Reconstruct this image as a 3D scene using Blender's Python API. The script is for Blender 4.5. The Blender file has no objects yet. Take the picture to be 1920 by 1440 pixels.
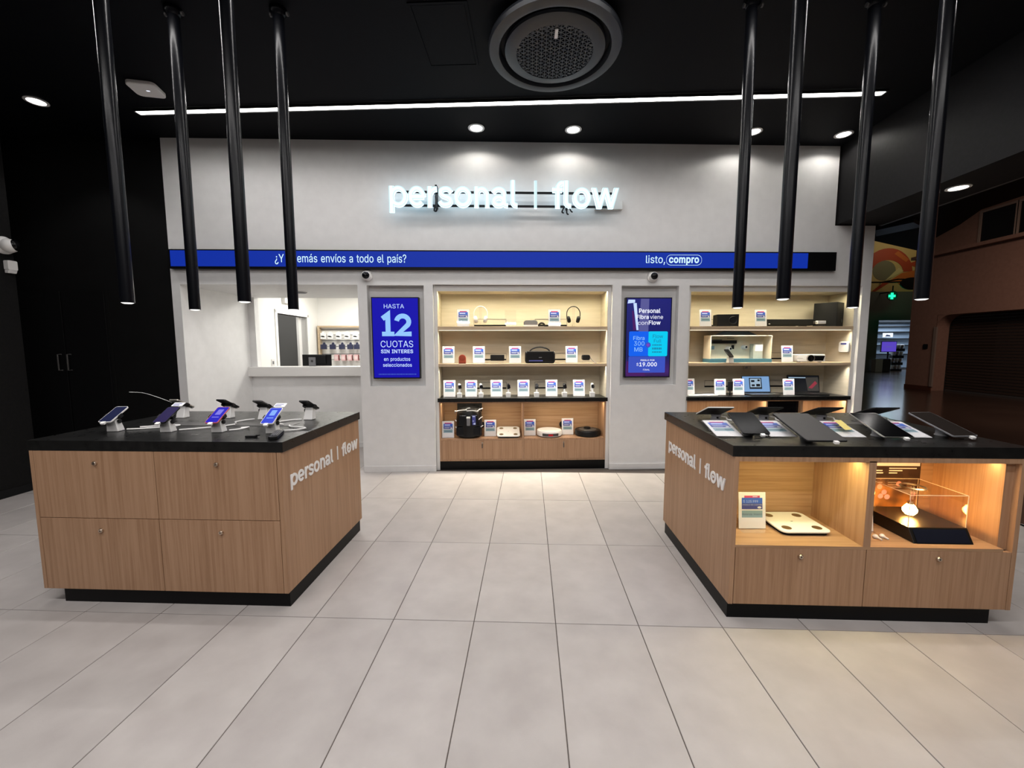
import bpy, bmesh, math, random
from mathutils import Matrix, Vector
random.seed(7)
C = bpy.context.scene.collection
PI = math.pi
A = 0.0708537          # the display wall stands at about 4 degrees to the floor tiles
Y0 = 4.8928
CA, SA = math.cos(A), math.sin(A)

# ------------------------------------------------------------------ camera
cam = bpy.data.cameras.new('camera'); cam.sensor_fit = 'HORIZONTAL'; cam.sensor_width = 36.0
cam.lens = 767.31/1920*36; cam.clip_start = 0.05; cam.clip_end = 200
camo = bpy.data.objects.new('camera', cam); C.objects.link(camo)
camo.matrix_world = Matrix(((0.99917074, -0.00157838, 0.04068588, 0), (0.04065549, 0.09335385, -0.99480259, 0),
                            (-0.00222801, 0.99563174, 0.0933406, 1.5187), (0, 0, 0, 1)))
bpy.context.scene.camera = camo
# ------------------------------------------------------------------ world, exposure
sc = bpy.context.scene
w = bpy.data.worlds.new('world'); sc.world = w; w.use_nodes = True
w.node_tree.nodes['Background'].inputs[0].default_value = (0.9, 0.85, 0.85, 1)
w.node_tree.nodes['Background'].inputs[1].default_value = 0.02
vs = sc.view_settings; vs.view_transform = 'Standard'; vs.look = 'None'; vs.exposure = 0.0; vs.gamma = 1.0; vs.use_curve_mapping = False

def W(s, d, z):
    """a point of the display wall: s along it, d metres in front of it, z up"""
    return Vector((s*CA + d*SA, Y0 + s*SA - d*CA, z))

def area(name, loc, sx, sy, power, col=(1, 1, 1), rot=(0, 0, 0), spread=PI):
    l = bpy.data.lights.new(name, 'AREA'); l.shape = 'RECTANGLE'; l.size = sx; l.size_y = sy
    l.energy = power; l.color = col; l.spread = spread
    o = bpy.data.objects.new(name, l); C.objects.link(o); o.location = loc; o.rotation_euler = rot
    return o
def spot(name, loc, power, cone, blend=0.5, col=(1, 1, 1), rot=(0, 0, 0), size=0.03):
    l = bpy.data.lights.new(name, 'SPOT'); l.energy = power; l.spot_size = cone; l.spot_blend = blend
    l.color = col; l.shadow_soft_size = size
    o = bpy.data.objects.new(name, l); C.objects.link(o); o.location = loc; o.rotation_euler = rot
    return o
def point(name, loc, power, col, size=0.03):
    l = bpy.data.lights.new(name, 'POINT'); l.energy = power; l.color = col; l.shadow_soft_size = size
    o = bpy.data.objects.new(name, l); C.objects.link(o); o.location = loc
    return o

COOL = (1.0, 0.965, 0.95); WARM = (1.0, 0.83, 0.58)
# ceiling line lights: the one in view, and its fellows nearer the shop front
area('line_light_lamp', (-0.31, 4.10, 3.795), 6.95, 0.05, 23, COOL, (0, 0, 0), 2.45)
area('line_light_front_lamp', (-0.31, 2.62, 3.795), 6.95, 0.05, 58, COOL)
area('line_light_entrance_lamp', (-0.31, 0.60, 3.795), 6.95, 0.05, 122, COOL)
area('line_light_street_lamp', (-0.31, -1.6, 3.795), 6.95, 0.05, 124, COOL)
# the shelf bays' strips, the alcove and the office
for (s0, s1, back) in ((-1.06, 0.955, 0.30), (1.94, 3.955, 0.38)):
    for z, p, col, sp in ((2.162, 11.5, (1, .90, .60), 2.9), (1.698, 10.0, (1, .91, .72), 1.85), (1.266, 10.0, (1, .93, .80), 1.85)):
        area('shelf_strip_lamp', W((s0+s1)/2, -0.076 if z > 2 else -0.065, z), s1-s0, 0.012, p, col, (0, 0, A), sp)
for s, wd in ((-0.58, 0.95), (0.46, 0.98)):
    area('base_strip_lamp', W(s, -0.082, 0.831), wd, 0.012, 3.2, WARM, (0, 0, A))
for s, wd in ((2.46, 0.95), (3.69, 0.50)):
    area('base_strip_lamp', W(s, -0.082, 0.831), wd, 0.012, 4.2, WARM, (0, 0, A))
area('niche_strip_lamp', (1.465, 2.265, 0.894), 0.64, 0.012, 3.6, (1, .83, .36))
area('niche_strip_lamp', (2.185, 2.265, 0.894), 0.66, 0.012, 2.8, (1, .70, .32))
area('alcove_fill', W(-2.95, -.62, 2.195), .16, .16, 9, (1, .96, .92), (0, 0, A))  # added fill to brighten the alcove jamb; the ceiling disc itself is dark
area('office_lamp', W(-2.9, -2.4, 2.58), 1.2, 0.6, 50, (1, .98, .92), (0, 0, A))
point('storeroom_fill', W(-4.7, -2.4, 2.2), 18, (1, .97, .93), .1)  # added fill that lifts the grey room behind the inner door; no fixture there
# the mall beyond the open side
area('mall_fill', (9.0, 6.0, 5.9), 3.0, 8.0, 370, (1, .74, .62))  # added area fill for the mall's ambient light, not a fitting
area('mall_front_lamp', (6.0, -6.0, 5.0), 8.0, 3.0, 60, (1, .80, .74))
area('far_shop_lamp', (22.2, 25.4, 2.8), 3.0, 2.0, 110, (.72, .84, 1))
area('mural_fill', (20.0, 21.5, 7.6), 3.0, 0.4, 26, (1, .84, .58), (0.9, 0, 0))  # unseen fill added to bring out the mural

# ------------------------------------------------------------------ materials
def mat(name, col=(.8, .8, .8), rough=.5, metal=0., emis=None, estr=1., spec=.5, coat=0.):
    m = bpy.data.materials.new(name); m.use_nodes = True
    b = m.node_tree.nodes['Principled BSDF']
    b.inputs['Base Color'].default_value = (*col, 1); b.inputs['Roughness'].default_value = rough
    b.inputs['Metallic'].default_value = metal; b.inputs['Specular IOR Level'].default_value = spec
    b.inputs['Coat Weight'].default_value = coat
    if emis:
        b.inputs['Emission Color'].default_value = (*emis, 1); b.inputs['Emission Strength'].default_value = estr
    return m
def nodes(m): return m.node_tree.nodes, m.node_tree.links, m.node_tree.nodes['Principled BSDF']
def noisy(name, c1, c2, rough=.6, scale=6., bump=0., spec=.5, detail=6., bscale=None, stretch=(1, 1, 1), rvar=0., tilevar=0.):
    """two-tone noise in object space, with optional relief"""
    m = mat(name, c1, rough, spec=spec); n, l, b = nodes(m)
    tc = n.new('ShaderNodeTexCoord'); mp = n.new('ShaderNodeMapping'); mp.inputs['Scale'].default_value = stretch
    l.new(tc.outputs['Object'], mp.inputs['Vector'])
    vec = mp.outputs[0]
    oi = n.new('ShaderNodeObjectInfo')
    if tilevar:
        ad = n.new('ShaderNodeVectorMath'); ad.operation = 'ADD'; mu = n.new('ShaderNodeMath'); mu.operation = 'MULTIPLY'
        mu.inputs[1].default_value = 53.0; l.new(oi.outputs['Random'], mu.inputs[0])
        l.new(vec, ad.inputs[0]); l.new(mu.outputs[0], ad.inputs[1]); vec = ad.outputs[0]
    t = n.new('ShaderNodeTexNoise'); t.inputs['Scale'].default_value = scale; t.inputs['Detail'].default_value = detail
    l.new(vec, t.inputs['Vector'])
    r = n.new('ShaderNodeValToRGB'); r.color_ramp.elements[0].position = .32; r.color_ramp.elements[1].position = .68
    r.color_ramp.elements[0].color = (*c1, 1); r.color_ramp.elements[1].color = (*c2, 1)
    l.new(t.outputs['Fac'], r.inputs[0]); out = r.outputs[0]
    if tilevar:
        mr = n.new('ShaderNodeMapRange'); mr.inputs['To Min'].default_value = 1-tilevar; mr.inputs['To Max'].default_value = 1+tilevar
        l.new(oi.outputs['Random'], mr.inputs['Value'])
        vm = n.new('ShaderNodeVectorMath'); vm.operation = 'SCALE'; l.new(out, vm.inputs[0]); l.new(mr.outputs[0], vm.inputs['Scale'])
        out = vm.outputs[0]
    l.new(out, b.inputs['Base Color'])
    if rvar:
        mr = n.new('ShaderNodeMapRange'); mr.inputs['To Min'].default_value = rough-rvar; mr.inputs['To Max'].default_value = rough+rvar
        l.new(t.outputs['Fac'], mr.inputs['Value']); l.new(mr.outputs[0], b.inputs['Roughness'])
    if bump:
        t2 = n.new('ShaderNodeTexNoise'); t2.inputs['Scale'].default_value = bscale or scale*8; t2.inputs['Detail'].default_value = 4
        l.new(vec, t2.inputs['Vector'])
        bp = n.new('ShaderNodeBump'); bp.inputs['Strength'].default_value = bump; bp.inputs['Distance'].default_value = .004
        l.new(t2.outputs['Fac'], bp.inputs['Height']); l.new(bp.outputs[0], b.inputs['Normal'])
    return m
def wood(name, c1, c2, c3, grain='z', rough=.5):
    m = mat(name, c1, rough); n, l, b = nodes(m)
    tc = n.new('ShaderNodeTexCoord'); oi = n.new('ShaderNodeObjectInfo')
    mp = n.new('ShaderNodeMapping'); k = 1.0
    mp.inputs['Scale'].default_value = {'z': (62*k, 62*k, 1.5), 'x': (1.5, 62*k, 62*k), 'y': (62*k, 1.5, 62*k)}[grain]
    l.new(tc.outputs['Object'], mp.inputs['Vector'])
    mu = n.new('ShaderNodeMath'); mu.operation = 'MULTIPLY'; mu.inputs[1].default_value = 37.0; l.new(oi.outputs['Random'], mu.inputs[0])
    ad = n.new('ShaderNodeVectorMath'); l.new(mp.outputs[0], ad.inputs[0]); l.new(mu.outputs[0], ad.inputs[1])
    t = n.new('ShaderNodeTexNoise'); t.inputs['Scale'].default_value = 1.0; t.inputs['Detail'].default_value = 5; t.inputs['Distortion'].default_value = .5
    l.new(ad.outputs[0], t.inputs['Vector'])
    t2 = n.new('ShaderNodeTexNoise'); t2.inputs['Scale'].default_value = 4.5; t2.inputs['Detail'].default_value = 3
    l.new(ad.outputs[0], t2.inputs['Vector'])
    t3 = n.new('ShaderNodeTexNoise'); t3.inputs['Scale'].default_value = .16; t3.inputs['Detail'].default_value = 2
    l.new(ad.outputs[0], t3.inputs['Vector'])
    mx = n.new('ShaderNodeMath'); mx.operation = 'MULTIPLY_ADD'; mx.inputs[1].default_value = .35
    l.new(t2.outputs['Fac'], mx.inputs[0]); l.new(t.outputs['Fac'], mx.inputs[2])
    mx2 = n.new('ShaderNodeMath'); mx2.operation = 'MULTIPLY_ADD'; mx2.inputs[1].default_value = .38
    l.new(t3.outputs['Fac'], mx2.inputs[0]); l.new(mx.outputs[0], mx2.inputs[2])
    r = n.new('ShaderNodeValToRGB'); e = r.color_ramp.elements
    e[0].position = .66; e[0].color = (*c3, 1); e[1].position = 1.02; e[1].color = (*c2, 1)
    x = e.new(.84); x.color = (*c1, 1)
    l.new(mx2.outputs[0], r.inputs[0]); l.new(r.outputs[0], b.inputs['Base Color'])
    bp = n.new('ShaderNodeBump'); bp.inputs['Strength'].default_value = .12; bp.inputs['Distance'].default_value = .001
    l.new(t2.outputs['Fac'], bp.inputs['Height']); l.new(bp.outputs[0], b.inputs['Normal'])
    return m
def acrylic(name, tint=(1, 1, 1), gloss=.5):
    m = bpy.data.materials.new(name); m.use_nodes = True; n, l = m.node_tree.nodes, m.node_tree.links
    n.remove(n['Principled BSDF']); out = n['Material Output']
    tr = n.new('ShaderNodeBsdfTransparent'); tr.inputs[0].default_value = (*tint, 1)
    gl = n.new('ShaderNodeBsdfGlossy'); gl.inputs['Roughness'].default_value = .04
    lw = n.new('ShaderNodeLayerWeight'); lw.inputs[0].default_value = .5
    pw_ = n.new('ShaderNodeMath'); pw_.operation = 'POWER'; pw_.inputs[1].default_value = 4; l.new(lw.outputs['Facing'], pw_.inputs[0])
    mu = n.new('ShaderNodeMath'); mu.operation = 'MULTIPLY_ADD'; mu.inputs[1].default_value = gloss; mu.inputs[2].default_value = .045; l.new(pw_.outputs[0], mu.inputs[0])
    mx = n.new('ShaderNodeMixShader'); l.new(mu.outputs[0], mx.inputs[0]); l.new(tr.outputs[0], mx.inputs[1]); l.new(gl.outputs[0], mx.inputs[2])
    l.new(mx.outputs[0], out.inputs[0]); return m
def glow(name, col, s=1.): return mat(name, (0.004, 0.004, 0.004), .5, emis=col, estr=s, spec=.12)

M = {}
M['white'] = noisy('white_wall_paint', (.675, .672, .668), (.715, .712, .708), .6, 9, .10, bscale=140)
M['white_lam'] = mat('white_laminate', (.66, .65, .635), .45)
M['office'] = mat('office_white_paint', (.80, .79, .76), .6)
M['black_ceil'] = noisy('black_ceiling_paint', (.0016, .0019, .0030), (.0021, .0025, .0038), .65, 3, .05, bscale=120, spec=.10)
M['black_wall'] = noisy('black_wall_paint', (.0025, .0025, .0026), (.0034, .0034, .0035), .75, 5, .1, bscale=160, spec=.15)
M['char_wall'] = noisy('charcoal_wall_paint', (.0055, .0055, .0055), (.0085, .008, .008), .75, 40, .25, bscale=220, spec=.15)
M['beam'] = noisy('black_beam_paint', (.0062, .0062, .0070), (.0088, .0088, .0098), .65, 30, .15, bscale=200, spec=.2)
M['tile'] = noisy('grey_floor_tile', (.384, .356, .342), (.444, .416, .400), .46, 5.5, .06, spec=.32, bscale=260, rvar=.08, tilevar=.045, detail=9)
M['grout'] = mat('dark_grout', (.085, .070, .062), .9)
M['mall_floor'] = noisy('dark_brown_polished_floor', (.050, .030, .022), (.064, .040, .029), .17, .8, 0, spec=.7, rvar=.04)
M['brown'] = noisy('brown_mall_wall_paint', (.30, .175, .13), (.34, .20, .15), .7, 12, .1, bscale=60)
M['wood'] = wood('oak_laminate_upright', (.365, .210, .118), (.405, .240, .140), (.305, .168, .090), 'z')
M['wood_y'] = wood('oak_laminate_along', (.375, .225, .122), (.420, .258, .146), (.300, .168, .085), 'x')
M['wood_pale'] = wood('pale_oak_laminate', (.50, .38, .25), (.57, .45, .31), (.40, .29, .18), 'x')
M['cream'] = noisy('cream_panel', (.60, .54, .42), (.66, .60, .48), .55, 3, 0, stretch=(1, 1, 12))
M['edge'] = mat('oak_edge_band', (.44, .30, .19), .5)
M['counter'] = noisy('black_worktop', (.006, .006, .006), (.011, .011, .0105), .30, 24, .04, bscale=160, rvar=.08, spec=.30)
M['plinth'] = mat('black_plinth', (.003, .003, .0035), .4, spec=.15)
M['black'] = mat('black_plastic', (.0055, .0055, .006), .38, spec=.35)
M['mblack'] = mat('matt_black', (.0065, .0065, .007), .7, spec=.2)
M['gloss'] = mat('black_gloss', (.004, .004, .005), .10, spec=.25)
M['tube'] = mat('black_tube_paint', (.0030, .0034, .0050), .26, spec=.22)
M['grey'] = mat('grey_plastic', (.17, .17, .18), .4)
M['dgrey'] = mat('dark_grey_metal', (.085, .082, .080), .38, .3)
M['steel'] = mat('brushed_steel', (.55, .53, .50), .3, 1.)
M['brass'] = mat('lock_nickel', (.60, .50, .40), .28, 1.)
M['plast'] = mat('white_plastic', (.80, .79, .77), .35)
M['cable'] = mat('white_cable', (.78, .77, .75), .45)
M['acrylic'] = acrylic('clear_acrylic')
M['smoke'] = acrylic('clear_acrylic_case', (.98, .95, .92), .8)
M['card'] = mat('white_card', (.84, .83, .84), .4)
M['pink'] = mat('print_pink', (.62, .07, .18), .4); M['blue'] = mat('print_blue', (.045, .14, .62), .4)
M['indigo'] = mat('print_indigo', (.06, .07, .30), .4); M['teal'] = mat('print_grey_teal', (.26, .40, .46), .4)
M['ink'] = mat('print_pale_blue', (.62, .70, .92), .4); M['dark_ink'] = mat('print_dark', (.06, .10, .13), .5)
M['lamp'] = glow('lamp_diffuser', (1, .97, .93), 14.); M['lamp_soft'] = glow('strip_diffuser', (1, .90, .66), 2.2)
M['spotlens'] = glow('downlight_lens', (1, .97, .92), 9.)
M['pend_lens'] = glow('pendant_lens', (1, .98, .94), 1.6)
M['sign'] = glow('sign_letter_face', (.72, .94, .98), 1.0); M['sign_core'] = glow('sign_letter_core', (.90, 1.0, 1.0), 1.15); M['sign_side'] = glow('sign_letter_return', (.55, .82, .98), 2.4)
M['band'] = glow('band_display_blue', (.004, .028, .355), 1.); M['bandtxt'] = glow('band_display_text', (.62, .86, 1.), 1.1)
M['scr_blue'] = glow('screen_deep_blue', (.006, .004, .40), 1.); M['scr_txt'] = glow('screen_pale_text', (.52, .66, 1.0), 1.1)
M['scr_12'] = glow('screen_sky_text', (.30, .58, 1.0), 1.)
M['scr_white'] = glow('screen_white_text', (.85, .87, 1.), 1.05)
M['scr_box'] = glow('screen_bright_blue', (.005, .12, .86), 1.); M['scr_cyan'] = glow('screen_cyan', (.0, .60, .90), 1.)
M['scr_per'] = glow('screen_periwinkle', (.045, .085, .52), 1.); M['scr_vio'] = glow('screen_violet', (.32, .03, .55), 1.)
M['scr_tealtxt'] = glow('screen_teal_text', (.01, .20, .36), 1.)
M['scr_lilac'] = glow('screen_lilac', (.10, .10, .30), 1.); M['scr_mag'] = glow('screen_magenta_dusk', (.07, .012, .12), 1.)
M['lap_blue'] = glow('laptop_screen_blue', (.20, .36, .62), 1.); M['lap_dark'] = glow('laptop_screen_dark', (.007, .008, .011), 1.)
M['lap_pale'] = glow('laptop_screen_pale', (.34, .46, .58), 1.)
M['amber'] = mat('orange_red_plastic', (.33, .055, .022), .45)
M['green_led'] = glow('pharmacy_green_light', (.01, .75, .28), 2.2)
M['bulb'] = glow('filament_bulb_glow', (1, .52, .13), 120.)

# ------------------------------------------------------------------ mesh helpers
class MB:
    def __init__(s): s.v = []; s.f = []; s.m = []
    def add(s, verts, faces, m=0):
        o = len(s.v); s.v += [tuple(p) for p in verts]; s.f += [tuple(i+o for i in f) for f in faces]; s.m += [m]*len(faces); return s
    def box(s, x0, x1, y0, y1, z0, z1, m=0):
        return s.add([(x, y, z) for z in (z0, z1) for y in (y0, y1) for x in (x0, x1)],
                     [(0, 2, 3, 1), (4, 5, 7, 6), (0, 1, 5, 4), (2, 6, 7, 3), (0, 4, 6, 2), (1, 3, 7, 5)], m)
    def poly(s, pts, m=0): return s.add(pts, [tuple(range(len(pts)))], m)
    def prism(s, pts, axis, a, b, m=0):
        """2-D outline extruded along an axis; pts are (x,z) for axis y, (y,z) for axis x, (x,y) for axis z"""
        f = {'y': lambda p, t: (p[0], t, p[1]), 'x': lambda p, t: (t, p[0], p[1]), 'z': lambda p, t: (p[0], p[1], t)}[axis]
        n = len(pts); ar = sum(pts[i][0]*pts[(i+1) % n][1]-pts[(i+1) % n][0]*pts[i][1] for i in range(n))
        if ar < 0: pts = pts[::-1]
        vs = [f(p, a) for p in pts]+[f(p, b) for p in pts]
        fs = [tuple(range(n)), tuple(range(2*n-1, n-1, -1))]+[(i, n+i, n+(i+1) % n, (i+1) % n) for i in range(n)]
        if (axis in ('z', 'x')) == (b > a): fs = [q[::-1] for q in fs]
        return s.add(vs, fs, m)
    def rbox(s, x0, x1, y0, y1, z0, z1, r, axis='y', m=0, n=5):
        u = {'y': (x0, x1, z0, z1), 'x': (y0, y1, z0, z1), 'z': (x0, x1, y0, y1)}[axis]
        t = {'y': (y0, y1), 'x': (x0, x1), 'z': (z0, z1)}[axis]
        return s.prism(rr(*u, r, n), axis, *t, m)
    def lathe(s, prof, c=(0, 0, 0), n=24, axis='z', m=0, sx=1., sy=1.):
        vs = []; k = len(prof)
        for i in range(n):
            a = 2*PI*i/n
            for r, h in prof:
                p = (r*math.cos(a)*sx, r*math.sin(a)*sy, h)
                if axis == 'y': p = (p[0], -p[2], p[1])
                if axis == 'x': p = (p[2], p[0], p[1])
                vs.append((p[0]+c[0], p[1]+c[1], p[2]+c[2]))
        fs = [(i*k+j, ((i+1) % n)*k+j, ((i+1) % n)*k+j+1, i*k+j+1) for i in range(n) for j in range(k-1)]
        o = len(s.v); s.add(vs, fs, m)
        if min(prof[0][0], prof[-1][0]) > .8*max(prof[0][0], prof[-1][0]): return s   # a ring stays open
        for j, flip in ((0, True), (k-1, False)):
            if prof[j][0] > 1e-6:
                q = [o+i*k+j for i in range(n)]; s.f.append(tuple(q[::-1] if flip else q)); s.m.append(m)
        return s
    def tube(s, pts, r, n=8, m=0, closed=False):
        P = [Vector(p) for p in pts]; N = len(P); vs = []; up = None
        for i in range(N):
            t = (P[(i+1) % N]-P[i-1]) if closed or 0 < i < N-1 else (P[1]-P[0] if i == 0 else P[-1]-P[-2])
            t.normalize()
            if up is None:
                up = Vector((0, 0, 1)) if abs(t.z) < .9 else Vector((1, 0, 0))
            a = t.cross(up).normalized(); b = a.cross(t).normalized(); up = b
            for j in range(n):
                q = 2*PI*j/n; vs.append(P[i]+(a*math.cos(q)+b*math.sin(q))*r)
        fs = []
        for i in range(N if closed else N-1):
            for j in range(n):
                i2 = (i+1) % N; fs.append((i*n+j, i*n+(j+1) % n, i2*n+(j+1) % n, i2*n+j))
        if not closed: fs += [tuple(range(n))[::-1], tuple(range((N-1)*n, N*n))]
        return s.add(vs, fs, m)
    def tf(s, mtx, k=0):
        for i in range(k, len(s.v)): s.v[i] = tuple(mtx @ Vector(s.v[i]))
        return s
def rr(x0, x1, z0, z1, r, n=5):
    out = []
    for cx, cz, a0 in ((x1-r, z0+r, -PI/2), (x1-r, z1-r, 0), (x0+r, z1-r, PI/2), (x0+r, z0+r, PI)):
        for i in range(n+1):
            a = a0+PI/2*i/n; out.append((cx+r*math.cos(a), cz+r*math.sin(a)))
    return out
def spline(pts, n=6, closed=False):
    P = [Vector(p) for p in pts]; out = []; N = len(P)
    for i in range(N if closed else N-1):
        g = lambda k: P[k % N] if closed else P[max(0, min(N-1, k))]
        p0, p1, p2, p3 = g(i-1), g(i), g(i+1), g(i+2)
        for j in range(n):
            t = j/n
            out.append(.5*((2*p1)+(p2-p0)*t+(2*p0-5*p1+4*p2-p3)*t*t+(3*p1-p0-3*p2+p3)*t**3))
    if not closed: out.append(P[-1])
    return out
def mesh_of(name, mb, mats, smooth=False):
    me = bpy.data.meshes.new(name); me.from_pydata(mb.v, [], mb.f)
    for m in (mats if isinstance(mats, (list, tuple)) else [mats]): me.materials.append(m)
    me.polygons.foreach_set('material_index', mb.m)
    if smooth:
        me.polygons.foreach_set('use_smooth', [True]*len(me.polygons)); me.set_sharp_from_angle(angle=.7)
    me.update(); return me
def obj(name, mb, mats, parent=None, loc=(0, 0, 0), rot=(0, 0, 0), smooth=False, bevel=0., label=None, kind=None):
    me = mb if isinstance(mb, bpy.types.Mesh) else mesh_of(name, mb, mats, smooth)
    o = bpy.data.objects.new(name, me); C.objects.link(o); o.location = loc; o.rotation_euler = rot
    if parent: o.parent = parent
    if bevel:
        b = o.modifiers.new('bevel', 'BEVEL'); b.width = bevel; b.segments = 2; b.limit_method = 'ANGLE'
    if label: o['label'] = label
    if kind: o['kind'] = kind
    return o
def tag(o, label, cat, group=None):
    o['label'] = label; o['category'] = cat
    if group: o['group'] = group
    return o
def thing(name, label, cat, loc=(0, 0, 0), rz=0., group=None):
    o = bpy.data.objects.new(name, None); o.empty_display_size = .05; C.objects.link(o)
    o.location = loc; o.rotation_euler = (0, 0, rz); return tag(o, label, cat, group)
def line(parent, m, txt, x0, x1, zb, zt, y, off=0.): return obj('lettering', text_mb(txt, x0, x1, zb, zt, y, offset=off), m, parent)
def bars(parent, m, x0, x1, z0, z1, y):
    mb = MB(); x = x0; k = 0
    while x < x1: wd = (.012, .006, .016, .009)[k % 4]; mb.box(x, min(x+wd, x1), y, y+.0004, z0, z1); x += wd+.004; k += 1
    return obj('small_print', mb, m, parent, kind='stuff')
def struct(name, mb, m, parent=None, loc=(0, 0, 0), rz=0., **k): return obj(name, mb, m, parent, loc, (0, 0, rz), kind='structure', **k)
def dup(root, loc, rz, label, group=None):
    r = root.copy(); C.objects.link(r); r.location = loc; r.rotation_euler = (0, 0, rz); r['label'] = label
    if group: r['group'] = group
    for ch in list(root.children):
        c = ch.copy(); C.objects.link(c); c.parent = r
        for g in list(ch.children):
            d = g.copy(); C.objects.link(d); d.parent = c
    return r
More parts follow.
